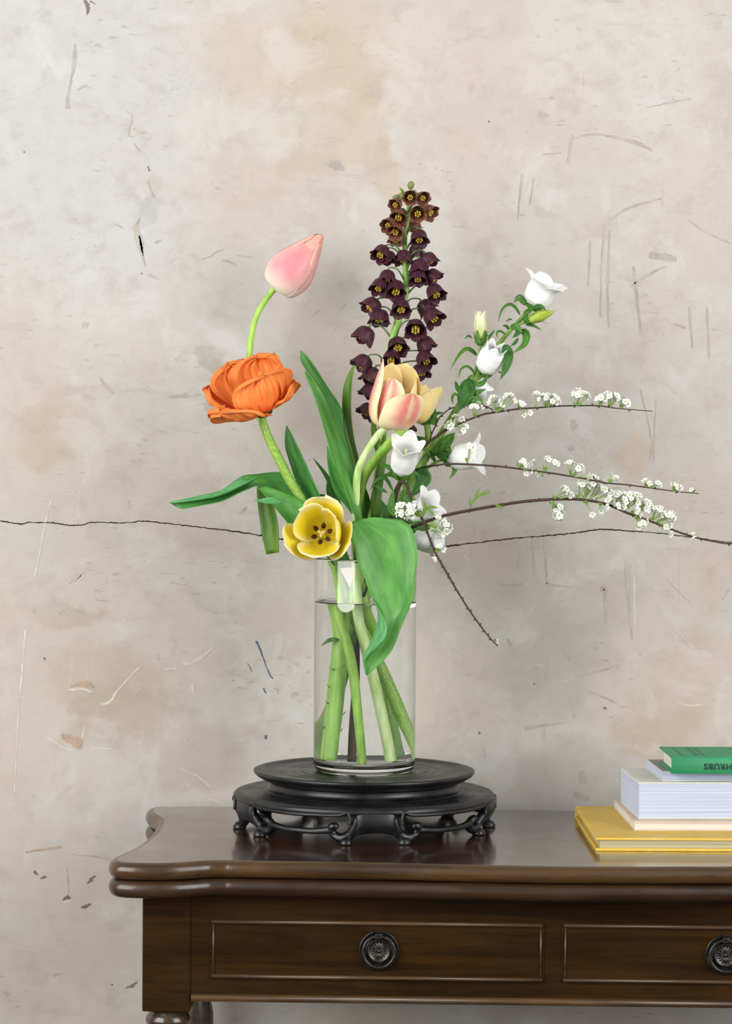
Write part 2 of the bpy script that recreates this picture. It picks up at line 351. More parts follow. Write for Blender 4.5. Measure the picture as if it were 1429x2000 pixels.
scuffs = [
    (m_scuff_d, [(165, 0), (172, 14), (170, 30)], [5, 8, 1]), (m_scuff_d, [(176, 2), (186, 8)], [3, 1]),
    (m_scuff_m, [(146, 85), (145, 120), (138, 160), (132, 190), (133, 212)], [4, 6, 4, 6, 8]),
    (m_scuff_m, [(152, 176), (165, 168), (176, 172)], [3, 5, 2]),
    (m_scuff_m, [(247, 217), (258, 230), (251, 262), (262, 268)], [1.5, 1.5, 1.5, 2]), (m_scuff_m, [(262, 280), (275, 298)], [2, 2]),
    (m_scuff_d, [(288, 324), (292, 334)], [2, 3]), (m_scuff_m, [(289, 352), (295, 372), (302, 386)], [4, 3, 1]),
    (m_scuff_m, [(273, 425), (266, 445), (272, 470), (276, 492), (284, 520)], [2, 9, 14, 6, 2]), (m_scuff_d, [(272, 460), (275, 478), (280, 500)], [2, 5, 1.5]),
    (m_scuff_m, [(226, 437), (240, 446)], [2, 2]), (m_scuff_m, [(303, 474), (314, 469)], [5, 4]), (m_scuff_m, [(290, 536), (310, 544)], [6, 3]),
    (m_scuff_m, [(392, 506), (410, 502), (418, 494), (438, 486)], [1.5, 2.5, 2, 1.5]), (m_scuff_m, [(435, 509), (450, 512), (462, 520)], [2, 4, 2]),
    (m_scuff_m, [(462, 498), (480, 501), (494, 503)], [2, 2, 1.5]), (m_scuff_m, [(609, 618), (622, 605)], [1.5, 2]), (m_scuff_m, [(664, 606), (676, 592)], [1.5, 2]),
    (m_scuff_m, [(635, 318), (655, 322), (672, 332)], [10, 16, 6]), (m_scuff_m, [(160, 634), (172, 636)], [10, 12]),
    (m_scuff_m, [(1262, 210), (1300, 202), (1348, 193)], [1.2, 2.2, 3]), (m_scuff_m, [(1120, 270), (1160, 262), (1210, 270), (1245, 280), (1273, 294)], [4, 4, 6, 7, 3]),
    (m_scuff_m, [(1060, 302), (1095, 298)], [2, 3]), (m_scuff_m, [(1053, 222), (1070, 226)], [9, 8]), (m_scuff_m, [(1108, 318), (1114, 280), (1118, 262)], [5, 4, 2]),
    (m_scuff_m, [(1020, 340), (1014, 390), (1010, 430)], [4, 3, 2]), (m_scuff_m, [(1042, 350), (1034, 400)], [2.5, 2]),
    (m_scuff_m, [(1180, 440), (1174, 520), (1172, 620)], [3, 2.5, 3]), (m_scuff_m, [(1190, 450), (1186, 560), (1188, 640)], [3, 4, 2]), (m_scuff_m, [(1152, 470), (1148, 560)], [3, 3]),
    (m_scuff_m, [(1236, 520), (1244, 590), (1252, 650)], [4, 5, 3]), (m_scuff_m, [(1345, 600), (1352, 680)], [4, 4]), (m_scuff_m, [(1380, 600), (1384, 700)], [5, 4]),
    (m_scuff_m, [(1190, 430), (1230, 405), (1290, 388)], [3, 5, 3]), (m_scuff_m, [(1345, 430), (1375, 452), (1425, 475)], [3, 3, 3]), (m_scuff_m, [(1230, 560), (1268, 535), (1300, 520)], [3, 5, 2]),
    (m_scuff_m, [(1315, 632), (1338, 640)], [3, 4]), (m_scuff_m, [(1268, 498), (1320, 506)], [14, 12]), (m_scuff_m, [(1118, 820), (1124, 840)], [10, 14]), (m_scuff_m, [(1112, 870), (1118, 880)], [12, 10]),
    (m_scuff_m, [(1250, 760), (1272, 860), (1268, 900)], [2.2, 2.2, 2]), (m_scuff_m, [(1280, 780), (1276, 900)], [2, 2]),
    (m_scuff_m, [(196, 738), (208, 756), (222, 768)], [4, 9, 3]), (m_scuff_m, [(330, 774), (385, 772)], [6, 9]), (m_scuff_l, [(350, 792), (380, 789), (402, 787)], [2, 2.5, 1.5]),
    (m_scuff_l, [(98, 980), (85, 1040), (68, 1125)], [3, 4, 3]), (m_scuff_l, [(50, 1230), (42, 1320), (34, 1420), (28, 1560)], [4, 4, 3.5, 3]),
    (m_scuff_m, [(250, 978), (254, 992)], [6, 6]), (m_scuff_m, [(134, 1140), (150, 1127), (164, 1117)], [1.5, 10, 3]), (m_scuff_l, [(150, 1134), (162, 1122)], [4, 4]),
    (m_scuff_m, [(466, 1004), (475, 996), (482, 990)], [2, 6, 2]), (m_scuff_m, [(65, 1196), (68, 1186)], [8, 6]), (m_scuff_m, [(115, 1198), (138, 1196)], [8, 6]),
    (m_scuff_l, [(242, 1206), (248, 1218)], [3, 4]), (m_scuff_m, [(306, 1278), (308, 1290)], [5, 4]), (m_scuff_d, [(86, 1284), (88, 1288)], [4, 4]),
    (m_scuff_l, [(355, 1292), (372, 1296), (398, 1280), (420, 1262)], [5, 7, 6, 2]), (m_scuff_l, [(320, 1306), (346, 1306)], [4, 3]),
    (m_chip, [(138, 1341), (155, 1335), (172, 1336), (184, 1342)], [3, 9, 10, 3]), (m_scuff_l, [(132, 1348), (160, 1346), (180, 1352)], [3, 4, 4]),
    (m_chip, [(120, 1434), (132, 1442), (150, 1450), (156, 1462)], [6, 16, 18, 8]), (m_scuff_l, [(62, 1424), (90, 1440), (125, 1460), (152, 1468)], [2, 3, 3, 2]),
    (m_scuff_l, [(160, 1440), (166, 1418)], [3, 2]), (m_scuff_l, [(176, 1460), (218, 1462)], [3, 2]), (m_scuff_m, [(262, 1362), (272, 1348)], [5, 4]),
    (m_scuff_l, [(196, 1376), (215, 1370), (232, 1345), (272, 1304)], [4, 5, 4, 3]), (m_scuff_l, [(374, 1338), (378, 1356)], [8, 3]),
    (m_scuff_b, [(500, 1252), (508, 1270), (522, 1308), (532, 1326)], [4, 2.5, 2, 2]), (m_scuff_b, [(484, 1296), (492, 1312)], [1.5, 1.5]), (m_scuff_b, [(514, 1344), (519, 1354)], [3, 3]), (m_scuff_b, [(519, 1436), (519, 1444)], [5, 4]),
    (m_scuff_m, [(540, 1345), (544, 1355)], [2, 2]), (m_scuff_l, [(350, 1500), (385, 1516), (412, 1538)], [2, 2.5, 2]), (m_scuff_l, [(366, 1536), (380, 1520)], [2, 2]), (m_scuff_l, [(408, 1560), (440, 1570)], [3, 3]),
    (m_scuff_d, [(66, 1702), (74, 1709)], [5, 3]), (m_scuff_d, [(79, 1716), (90, 1712)], [3, 5]), (m_scuff_d, [(170, 1726), (178, 1718), (186, 1710)], [2, 7, 2]), (m_scuff_l, [(182, 1720), (188, 1714)], [3, 3]),
    (m_scuff_m, [(130, 1694), (134, 1745)], [3, 2]), (m_scuff_d, [(122, 1758), (132, 1752), (138, 1756)], [2, 8, 2]), (m_scuff_l, [(126, 1762), (138, 1760)], [4, 3]), (m_scuff_d, [(158, 1772), (168, 1770), (177, 1765)], [2, 6, 3]),
    (m_scuff_d, [(245, 1930), (256, 1926), (268, 1918)], [1.5, 6, 2]), (m_scuff_d, [(217, 1924), (220, 1922)], [3, 3]), (m_chip, [(50, 1664), (80, 1660), (120, 1654)], [4, 4, 4]),
    (m_scuff_m, [(138, 1668), (190, 1674), (220, 1680)], [1.5, 3, 1.5]),
    (m_scuff_m, [(1020, 1310), (1050, 1300), (1070, 1310)], [10, 14, 5]), (m_scuff_m, [(1065, 1285), (1078, 1268)], [10, 6]), (m_scuff_m, [(1098, 1332), (1140, 1318), (1200, 1302)], [6, 6, 3]),
    (m_scuff_m, [(1105, 1265), (1112, 1290)], [5, 9]), (m_scuff_m, [(1150, 1350), (1205, 1374)], [2, 3]), (m_scuff_d, [(1178, 1382), (1184, 1384)], [4, 3]), (m_scuff_m, [(1112, 1360), (1122, 1402)], [2, 6]),
    (m_scuff_m, [(1024, 1422), (1040, 1420), (1100, 1412)], [10, 7, 3]), (m_scuff_l, [(1318, 1226), (1345, 1258), (1370, 1280)], [4, 2, 2]), (m_scuff_l, [(1322, 1372), (1350, 1378), (1400, 1374)], [3, 3, 2]),
    (m_scuff_m, [(1224, 1108), (1228, 1180), (1234, 1250)], [9, 6, 3]), (m_scuff_l, [(1236, 1100), (1240, 1220)], [4, 3]), (m_scuff_m, [(1180, 1140), (1184, 1220)], [6, 3]),
    (m_scuff_m, [(1015, 1060), (1012, 1120)], [5, 3]), (m_scuff_m, [(1040, 1055), (1044, 1120)], [6, 4]), (m_scuff_m, [(1064, 1055), (1068, 1140)], [5, 3]), (m_scuff_m, [(980, 1144), (1050, 1140), (1120, 1148)], [3, 5, 3]),
    (m_scuff_l, [(912, 1474), (930, 1492), (934, 1522)], [3, 3, 3]), (m_scuff_m, [(944, 1462), (948, 1480)], [4, 3]), (m_scuff_m, [(1070, 1500), (1078, 1520)], [16, 14]), (m_scuff_m, [(1135, 1505), (1138, 1530)], [14, 12]), (m_scuff_m, [(1120, 1550), (1150, 1560)], [12, 9]),
    (m_chip, [(1174, 1146), (1178, 1154)], [6, 8]), (m_scuff_l, [(906, 1084), (914, 1096)], [2, 2]), (m_scuff_l, [(958, 1208), (966, 1240)], [2, 2]), (m_scuff_m, [(990, 1248), (998, 1262)], [3, 4]),
    (m_scuff_m, [(1300, 1130), (1330, 1160), (1350, 1180)], [1.5, 2, 1.5]), (m_scuff_m, [(1424, 1150), (1410, 1172)], [3, 2]), (m_scuff_m, [(1240, 1440), (1234, 1460)], [4, 2]), (m_scuff_d, [(934, 1431), (938, 1433)], [5, 4]),
]
for i, (m, pts, w) in enumerate(scuffs):
    wall_strip('scratch' if m is m_scuff_l else 'chip' if m is m_chip else 'scuff', pts, w, m, y=0.0003, n=max(8, len(pts) * 5), jag=0.7, seed=i + 10)

# ================================================================== CARD TABLE
def wood(name, dark, light, rough, coat, sx=2.2, seed=0, bumpy=0.12, spec=0.5):
    M = Mat(name)
    P = M.mapping(M.tc('Object'), loc=(seed, seed * 2, 0))
    g = M.noise(M.mapping(P, scale=(sx, 26, 26)), 2.0, 6, 0.62, 0.6)
    g2 = M.noise(M.mapping(P, scale=(sx * 6, 200, 200)), 2.0, 3, 0.6)
    wv = M.noise(P, 7.0, 4, 0.6)
    c = M.mix(M.ramp(g, 0.32, 0.68), dark, light)
    c = M.mix(M.ramp(g2, 0.5, 0.72, 0, 0.35), c, [x * 0.45 for x in dark])
    c = M.mix(M.ramp(wv, 0.55, 0.75, 0, 0.5), c, [light[0] * 1.25, light[1] * 1.2, light[2] * 1.05])
    rg = M.ramp(M.noise(P, 22.0, 4, 0.6), 0.3, 0.7, rough * 0.8, rough * 1.25)
    return M.done(M.princ(Base_Color=c, Roughness=rg, Specular_IOR_Level=spec, Coat_Weight=coat, Coat_Roughness=0.11,
                          Normal=M.bump(g2, bumpy, 0.0004)))
m_top = wood('polished_mahogany_top', srgb(38, 20, 11), srgb(64, 35, 20), 0.20, 0.8)
m_edge = wood('worn_mahogany_edge', srgb(48, 30, 13), srgb(80, 56, 28), 0.34, 0.35, seed=3)
m_lowleaf = wood('mahogany_lower_leaf', srgb(38, 22, 11), srgb(60, 38, 20), 0.34, 0.35, seed=4)
m_body = wood('mahogany_frieze', srgb(34, 20, 4), srgb(54, 34, 9), 0.5, 0.0, seed=5, bumpy=0.25, spec=0.10)
m_bead = wood('mahogany_bead', srgb(56, 38, 20), srgb(94, 68, 40), 0.40, 0.2, seed=6)
XC = at(1079, 1860, -0.243).x                                         # middle of the table
half = [(-26.4, 15.6), (-27.7, 14.6), (-28.1, 12.2), (-27.4, 8.5), (-26.0, 4.0), (-25.5, -3), (-25.6, -10), (-26.2, -17), (-27.2, -22),
        (-27.9, -25.4), (-27.5, -28.2), (-25.8, -29.5), (-22, -29.7), (-19.0, -28.7), (-17.0, -27.55), (-15.4, -27.3), (-13.5, -27.45),
        (-5, -27.6), (3, -27.9), (12, -28.6), (20.3, -29.0)]
half = [(x / 100, y / 100) for x, y in half]
hx = half[-1][0]
left = spline(half, 110)
outline = [(x - hx + XC, y) for x, y in left] + [(-(x - hx) + XC, y) for x, y in reversed(left[:-1])]
def leaf_board(name, zlo, zhi, mats, parent):
    rb = (zhi - zlo) / 2; zc = (zhi + zlo) / 2
    N = len(outline); nor = []
    for i in range(N):
        a, b = outline[max(0, i - 1)], outline[min(N - 1, i + 1)]
        tx, ty = b[0] - a[0], b[1] - a[1]; l = math.hypot(tx, ty)
        nor.append((-ty / l, tx / l))
    nor[0] = nor[-1] = (0, -1)
    prof = [(rb * 1.0 * (1 - abs(math.cos(a)) ** 0.85), rb * math.sin(a)) for a in [R(-90 + 15 * k) for k in range(13)]]
    vs, fs = [], []
    for ins, dz in prof:
        for (x, y), (nx, ny) in zip(outline, nor): vs.append((x + nx * ins, y + ny * ins, zc + dz))
    for j in range(len(prof) - 1):
        for i in range(N):
            k = (i + 1) % N
            fs.append((j * N + i, j * N + k, (j + 1) * N + k, (j + 1) * N + i))
    ne = len(fs)
    for j in (0, len(prof) - 1):
        tris = mathutils.geometry.tessellate_polygon([[Vector((vs[j * N + i][0], vs[j * N + i][1], 0)) for i in range(N)]])
        fs += [tuple(j * N + i for i in (q if j else q[::-1])) for q in tris]
    me = mesh_of(name, vs, fs, mats)
    for p in me.polygons:
        if p.index >= ne: p.material_index = 1; p.use_smooth = False
        else: p.use_smooth = True
    return obj(name, me, parent)
table = thing('card_table', 'dark mahogany fold-over card table with two drawer panels and a serpentine top', 'table', (XC, -0.06, 0))
ZL = TABLE_Z - 0.0190
leaf_board('upper_leaf', ZL + 0.0002, TABLE_Z, [m_edge, m_top], table)
leaf_board('lower_leaf', TABLE_Z - 0.0385, ZL - 0.0002, [m_lowleaf, m_top], table)
ZA = TABLE_Z - 0.0385
YA = -0.2425
xl0, xl1 = at(278, 1860, YA).x, at(372, 1860, YA).x
xr0, xr1 = 2 * XC - xl1, 2 * XC - xl0
zb = at(900, 1960, YA).z                                             # underside of the frieze
zleg = at(320, 1976, YA).z
obj('frieze', box_mesh('frieze', (xl1, YA, zb), (xr0, YA + 0.02, ZA), m_body), table)
obj('frieze', box_mesh('frieze', (xl1, 0.11, zb), (xr0, 0.13, ZA), m_body), table)
for a, b in ((xl0 + 0.008, xl0 + 0.028), (xr1 - 0.028, xr1 - 0.008)):
    obj('side_rail', box_mesh('side_rail', (a, YA + 0.05, zb), (b, 0.09, ZA), m_body), table)
bead_lo = obj('base_moulding', mesh_of('base_moulding', *tube_data([(xl1 + 0.001, YA - 0.001, zb + 0.003), (xr0 - 0.001, YA - 0.001, zb + 0.003)], [0.0042], 12, 2), m_bead), table)
m_legturn = wood('mahogany_turning', srgb(44, 34, 22), srgb(70, 56, 38), 0.28, 0.5, seed=8)
for lx0, lx1 in ((xl0, xl1), (xr0, xr1)):
    for ly in (YA - 0.002, 0.082):
        bm = bmesh.new(); bo.create_cube(bm, size=1.0)
        for v in bm.verts: v.co = Vector(((lx0 + lx1) / 2 + v.co.x * (lx1 - lx0), ly + 0.026 + v.co.y * 0.052, (zleg + ZA) / 2 + v.co.z * (ZA - zleg)))
        bo.bevel(bm, geom=bm.edges[:], offset=0.0022, segments=2, profile=0.6, affect='EDGES')
        lg = obj('leg', bm_mesh('leg', bm, m_body), table)
        w = 0.0245
        prof = [(0.0, zleg + 0.002), (w * .80, zleg + 0.002), (w * .82, zleg - 0.004), (w * .9, zleg - 0.006), (w * 1.02, zleg - 0.011), (w * 1.02, zleg - 0.016), (w * .85, zleg - 0.021), (w * .66, zleg - 0.024),
                (w * .60, zleg - 0.034), (w * .70, zleg - 0.05), (w * .92, zleg - 0.075), (w * .95, zleg - 0.1), (w * .7, zleg - 0.16), (w * .62, zleg - 0.3), (w * .5, 0.09), (w * .8, 0.08), (w * .8, 0.065), (w * .5, 0.055), (w * .62, 0.03), (w * .45, 0.0), (0.0, 0.0)]
        v, f = lathe_data(prof, 32)
        obj('turning', mesh_of('turning', [(x + (lx0 + lx1) / 2, y + ly + 0.026, z) for x, y, z in v], f, m_legturn), lg)

m_bronze = plain('dark_bronze', srgb(66, 65, 60), 0.36, metal=0.85, var=0.35, scale=220)
def bead_bar(name, a, b, parent, r=0.0024, y=YA):
    a, b = Vector(a), Vector(b)
    v, f = tube_data([a, b], [r], 10, 2)
    return obj(name, mesh_of(name, v, f, m_bead), parent)
def drawer(x0, x1, ztop, zbot, pull, label):
    d = obj('drawer_front', box_mesh('drawer_front', (x0 - 0.004, YA - 0.0012, zbot - 0.002), (x1 + 0.004, YA + 0.012, ztop + 0.002), m_body, 0.0006, 1), table)
    d['label'] = label
    y = YA - 0.0022
    bead_bar('bead_moulding', (x0 - .002, y, ztop), (x1 + .002, y, ztop), d)
    bead_bar('bead_moulding', (x0 - .002, y, zbot), (x1 + .002, y, zbot), d)
    bead_bar('bead_moulding', (x0, y + .0006, zbot), (x0, y + .0006, ztop), d, 0.0012)
    bead_bar('bead_moulding', (x1, y + .0006, zbot), (x1, y + .0006, ztop), d, 0.0012)
    # ring pull: back plate with beaded rim, rosette, hanging ring and clasp (lathed along -Y)
    cx, cz = pull
    B = Matrix.Translation((cx, YA - 0.001, cz)) @ Matrix.Rotation(PI / 2, 4, 'X')
    v, f = lathe_data([(0.0, 0.0), (0.0218, 0.0), (0.0222, 0.0012), (0.0216, 0.0024), (0.0202, 0.0026), (0.0192, 0.0014), (0.0150, 0.0012), (0.0138, 0.0022), (0.0126, 0.0040), (0.0112, 0.0042), (0.0104, 0.0030), (0.0, 0.0026)], 48)
    nb = 54
    parts = [(v, f)]
    for k in range(nb):
        a = 2 * PI * k / nb
        sv, sf = lathe_data([(0.0001, -0.0008), (0.0008, 0.0), (0.0001, 0.0008)], 6)
        parts.append(([(x + 0.0207 * math.cos(a), yy + 0.0207 * math.sin(a), z + 0.0026) for x, yy, z in sv], sf))
    obj('back_plate', mesh_of('back_plate', *merge(*parts), m_bronze), d, B)
    parts = []
    for k in range(16):
        a = 2 * PI * k / 16
        pv, pf = [], []
        for i in range(6):
            t = i / 5; rr = 0.0022 + 0.0074 * t; w = 0.0016 * math.sin(PI * (0.15 + 0.75 * t)) + 0.0002
            for s, hgt in ((-1, 0.0), (-0.5, 0.7), (0, 1), (0.5, 0.7), (1, 0.0)):
                x, yy = rr, s * w
                pv.append((x * math.cos(a) - yy * math.sin(a), x * math.sin(a) + yy * math.cos(a), 0.0028 + 0.0016 * hgt * math.sin(PI * (0.12 + 0.8 * t))))
        for i in range(5):
            for j in range(4): pf.append((i * 5 + j, i * 5 + j + 1, (i + 1) * 5 + j + 1, (i + 1) * 5 + j))
        parts.append((pv, pf))
    parts.append(lathe_data([(0.0026, 0.0026), (0.0024, 0.0044), (0.0014, 0.0054), (0.0, 0.0058)], 16))
    obj('rosette', mesh_of('rosette', *merge(*parts), m_bronze), d, B)
    rv = []; rf = []
    n, s = 48, 10
    for i in range(n):
        a = 2 * PI * i / n
        for k in range(s):
            b = 2 * PI * k / s; rr = 0.0172 + 0.0020 * math.cos(b)
            zz = 0.0062 + 0.0020 * math.sin(b)
            rv.append((rr * math.cos(a), rr * math.sin(a) - 0.0006, zz))
    for i in range(n):
        for k in range(s):
            rf.append((i * s + k, ((i + 1) % n) * s + k, ((i + 1) % n) * s + (k + 1) % s, i * s + (k + 1) % s))
    obj('ring', mesh_of('ring', rv, rf, m_bronze), d, B)
    obj('clasp', box_mesh('clasp', (-0.0042, 0.0138, 0.0), (0.0042, 0.0198, 0.0092), m_bronze, 0.0012, 2), d, B)
p0, p1 = at(417, 1800, YA), at(1055, 1912, YA)
q0 = at(1104, 1803, YA)
zt, zbm = (p0.z + at(1055, 1806, YA).z) / 2, (at(417, 1907, YA).z + p1.z) / 2
drawer(p0.x, p1.x, zt, zbm, (at(740, 1856, YA).x, at(740, 1856, YA).z), 'drawer panel with ring pull beneath the vase stand')
drawer(q0.x, 2 * XC - p0.x, zt, zbm, (at(1416, 1856, YA).x, at(740, 1856, YA).z), 'drawer panel with ring pull beneath the books')

# ================================================================== CARVED STAND
def black_wood():
    M = Mat('ebonised_wood')
    P = M.tc('Object')
    nz = M.noise(P, 30.0, 5, 0.65)
    c = M.mix(M.ramp(nz, 0.35, 0.7), srgb(11, 12, 14), srgb(25, 26, 28))
    w = M.noise(M.mapping(P, loc=(4, 4, 4)), 90.0, 3, 0.6)
    c = M.mix(M.ramp(w, 0.66, 0.8, 0, 0.4), c, srgb(60, 57, 54))
    return M.done(M.princ(Base_Color=c, Roughness=M.ramp(nz, 0.3, 0.7, 0.30, 0.44), Specular_IOR_Level=0.5, Normal=M.bump(w, 0.08, 0.0005)))
m_black = black_wood()
ST = Vector((0, 0, TABLE_Z))
stand = thing('display_stand', 'round black carved wooden stand on scroll feet under the glass vase', 'stand', ST)
B0 = Matrix.Translation(ST)
ZD = 0.0680                                                           # top of the stand above the table
cm = lambda L: [(a / 100, b / 100) for a, b in L]
v, f = lathe_data(cm([(0, 6.55), (6.7, 6.55), (6.9, 6.62), (7.3, 6.62), (7.5, 6.52), (7.75, 6.5), (7.95, 6.6), (8.35, 6.6), (8.55, 6.5), (9.0, 6.5), (9.2, 6.6), (9.5, 6.6), (9.7, 6.52), (11.9, 6.55),
                      (12.2, 6.74), (12.75, 6.80), (13.0, 6.72), (13.02, 6.5), (12.8, 6.2), (12.0, 5.72), (11.4, 5.5), (11.1, 5.3), (0, 5.3)]), 96)
obj('top_disc', mesh_of('top_disc', v, f, m_black), stand, B0, bevel=0)
v, f = lathe_data(cm([(0, 5.4), (11.0, 5.4), (10.95, 5.2), (11.0, 4.85), (11.15, 4.6), (11.4, 4.45), (11.8, 4.38), (11.8, 4.2), (0, 4.2)]), 96)
obj('waist', mesh_of('waist', v, f, m_black), stand, B0)
v, f = lathe_data(cm([(9.0, 4.35), (11.6, 4.38), (12.6, 4.28), (13.9, 4.16), (14.15, 4.24), (14.7, 4.27), (15.15, 4.14), (15.4, 3.85), (15.42, 3.6), (15.3, 3.36), (14.9, 3.22), (14.3, 3.26), (13.6, 3.4), (9.0, 3.5)]), 120, closed=True)
obj('shoulder_ring', mesh_of('shoulder_ring', v, f, m_black), stand, B0)
# one scroll leg in (tangential, up) cm, bent round the ring: a shaped panel and two limbs that sweep down into feet and curl up
def leg_r(z): return 15.2 + 0.35 * math.sin(PI * min(1, max(0, (z - 1.2) / 2.9))) - 0.35 * math.exp(-((z - 1.2) / 0.8) ** 2)
def bend(s, z, r): a = s / 15.3; return Vector((r * math.sin(a), -r * math.cos(a), z)) / 100
def leg_mesh():
    parts = []
    nz, ns = 14, 15
    V, F = [], []
    for back in (0, 1):
        for i in range(nz):
            t = i / (nz - 1)
            for j in range(ns):
                u = -1 + 2 * j / (ns - 1)
                zb_ = 1.32 - .75 * abs(u) ** 2.2
                z = 3.95 + (zb_ - 3.95) * t
                w = lerpc([(0, 3.0), (.18, 2.35), (.5, 2.25), (.8, 2.8), (1, 3.3)], t)
                edge = .28 * abs(u) ** 6 + .18 * (t ** 10)
                r = leg_r(z) - (edge if not back else 1.35 - edge)
                V.append(bend(w * u, z, r))
    N = nz * ns
    for b in (0, 1):
        for i in range(nz - 1):
            for j in range(ns - 1):
                q = (b * N + i * ns + j, b * N + i * ns + j + 1, b * N + (i + 1) * ns + j + 1, b * N + (i + 1) * ns + j)
                F.append(q[::-1] if not b else q)
    for i in range(nz - 1):
        for j in (0, ns - 1): F.append((i * ns + j, (i + 1) * ns + j, N + (i + 1) * ns + j, N + i * ns + j))
    for j in range(ns - 1):
        for i in (0, nz - 1): F.append((i * ns + j, i * ns + j + 1, N + i * ns + j + 1, N + i * ns + j))
    parts.append((V, F))
    for sg in (-1, 1):
        path = [(2.1, 3.3), (2.25, 2.6), (2.6, 1.8), (3.0, 1.15), (3.6, .75), (4.3, .72), (4.95, 1.0), (5.3, 1.5), (5.2, 1.95), (4.8, 2.08), (4.5, 1.85)]
        rad = [.30, .45, .55, .62, .62, .55, .50, .48, .46, .42, .30]
        parts.append(tube_data([bend(sg * a, z, leg_r(z) - .62) for a, z in path], [q / 100 for q in rad], 12, 44))
        c = bend(sg * 3.45, 0, 14.75)
        fv, ff = lathe_data([(0, 0), (.0070, 0), (.0080, .0012), (.0078, .0034), (.0062, .0056), (.0050, .0075), (0, .0085)], 18)
        parts.append(([Vector((x, y, z)) + c for x, y, z in fv], ff))
    bm = bmesh.new(); me = mesh_of('leg', *merge(*parts), m_black); bm.from_mesh(me)
    bo.recalc_face_normals(bm, faces=bm.faces[:]); bm.to_mesh(me); bm.free()
    return me
leg_me = leg_mesh()
rail_me = None
for k in range(5):
    az = R(-6.7 - 72 * k + 6.7 * 2)
    B = B0 @ Matrix.Rotation(az, 4, 'Z')
    lg = obj('leg', leg_me, stand, B)
    # bead round the opening and the straight rail to the next leg
    a1, a2 = R(-90 + 19.5), R(-90 + 52.5)
    pts = [Vector((0.1455 * math.cos(a), 0.1455 * math.sin(a), z)) for a, z in ((a1, .0165), (a1 + R(4), .0150), (a1 + R(10), .0135), (a1 + R(15), .0135), (a2 - R(10), .0135), (a2 - R(4), .0150), (a2, .0165))]
    tube_o = mesh_of('foot_rail', *tube_data(pts, [.0045, .0040, .0034, .0034, .0034, .0040, .0045], 10, 24), m_black)
    obj('foot_rail', tube_o, stand, B)
    bpts = []
    for a, z in ((12.2, 3.72), (11.4, 3.3), (11.0, 2.85), (11.3, 2.35), (12.6, 1.98)):
        bpts.append((a, z))
    full = bpts[::-1] + [(16, 3.38), (28, 3.32), (36, 3.3), (44, 3.32), (56, 3.38)] + [(72 - a, z) for a, z in bpts]
    full = full[1:-1]
    bl = [Vector((0.1538 * math.sin(R(a)), -0.1538 * math.cos(R(a)), z / 100)) for a, z in full]
    obj('opening_bead', mesh_of('opening_bead', *tube_data(bl, [.0022], 8, 60), m_black), stand, B)

# ================================================================== GLASS VASE AND WATER
VB = Vector((0, 0, TABLE_Z + ZD - 0.0025 - 0.0003))
VASE_H, VR = 0.2520, 0.0600
M = Mat('clear_glass')
m_glass = M.done(M.princ(Base_Color=(0.985, 0.995, 0.99), Roughness=0.0, IOR=1.46, Transmission_Weight=1.0))
M = Mat('clear_water')
m_water = M.done(M.princ(Base_Color=(0.99, 1.0, 0.995), Roughness=0.0, IOR=1.333, Transmission_Weight=1.0))
ri = VR - 0.0028
prof = [(0, 0.0004), (VR - 0.009, 0.0002), (VR - 0.005, 0.0012), (VR - 0.0016, 0.0040), (VR, 0.0085), (VR, 0.0092), (VR, 0.0110), (VR, VASE_H - 0.0050), (VR, VASE_H - 0.0024), (VR, VASE_H - 0.0018), (VR - 0.0004, VASE_H - 0.0005), (VR - 0.0014, VASE_H), (VR - 0.0024, VASE_H - 0.0005), (ri, VASE_H - 0.0018), (ri, VASE_H - 0.0024), (ri, VASE_H - 0.005),
        (ri, 0.0200), (ri, 0.0175), (ri, 0.0165), (ri - 0.0015, 0.0125), (ri - 0.006, 0.0105), (0, 0.0100)]
v, f = lathe_data(prof, 128)
vase = obj('glass_vase', mesh_of('glass_vase', v, f, m_glass), None, Matrix.Translation(VB))
tag(vase, 'clear glass cylinder vase half filled with water, holding the flowers', 'vase')
WL = at(707, 1177, 0).z - VB.z
rw = ri + 0.0003
prof = [(0, WL), (rw * .88, WL), (rw * .9, WL), (rw - 0.0022, WL + 0.0003), (rw - 0.0008, WL + 0.0010), (rw, WL + 0.0020), (rw, WL + 0.0014), (rw, WL - 0.001), (rw, 0.0200), (rw, 0.0175), (rw, 0.0165), (rw - 0.0015, 0.0122), (rw - 0.006, 0.0102), (0, 0.0097)][::-1]
v, f = lathe_data(prof, 128)
water = obj('water', mesh_of('water', v, f, m_water), None, Matrix.Translation(VB))
tag(water, 'clear water standing in the glass vase around the stems', 'water')
ZIN = VB.z + 0.0105                                                   # inside floor of the vase

# ================================================================== BOOKS
def paper(name, a, b, lines=900.0):
    M = Mat(name)
    P = M.tc('Object')
    s = M.noise(M.mapping(P, scale=(1.2, 1.2, lines)), 1.0, 4, 0.7)
    return M.done(M.princ(Base_Color=M.mix(M.ramp(s, 0.34, 0.66), a, b), Roughness=0.75, Specular_IOR_Level=0.2, Normal=M.bump(s, 0.5, 0.0006)))
def cloth_cover(name, col, wear, edge=None):
    M = Mat(name)
    P = M.tc('Object')
    nz = M.noise(P, 24.0, 5, 0.65)
    c = M.mix(M.ramp(nz, 0.45, 0.72, 0, 0.45), col, wear)
    c = M.mix(M.ramp(M.noise(P, 180.0, 3), 0.35, 0.7, 0, 0.18), c, [x * .6 for x in col])
    return M.done(M.princ(Base_Color=c, Roughness=0.55, Specular_IOR_Level=0.4, Normal=M.bump(M.noise(P, 900.0, 2), 0.15, 0.0003)))
m_yel = cloth_cover('yellow_cloth', srgb(208, 172, 66), srgb(216, 192, 128))
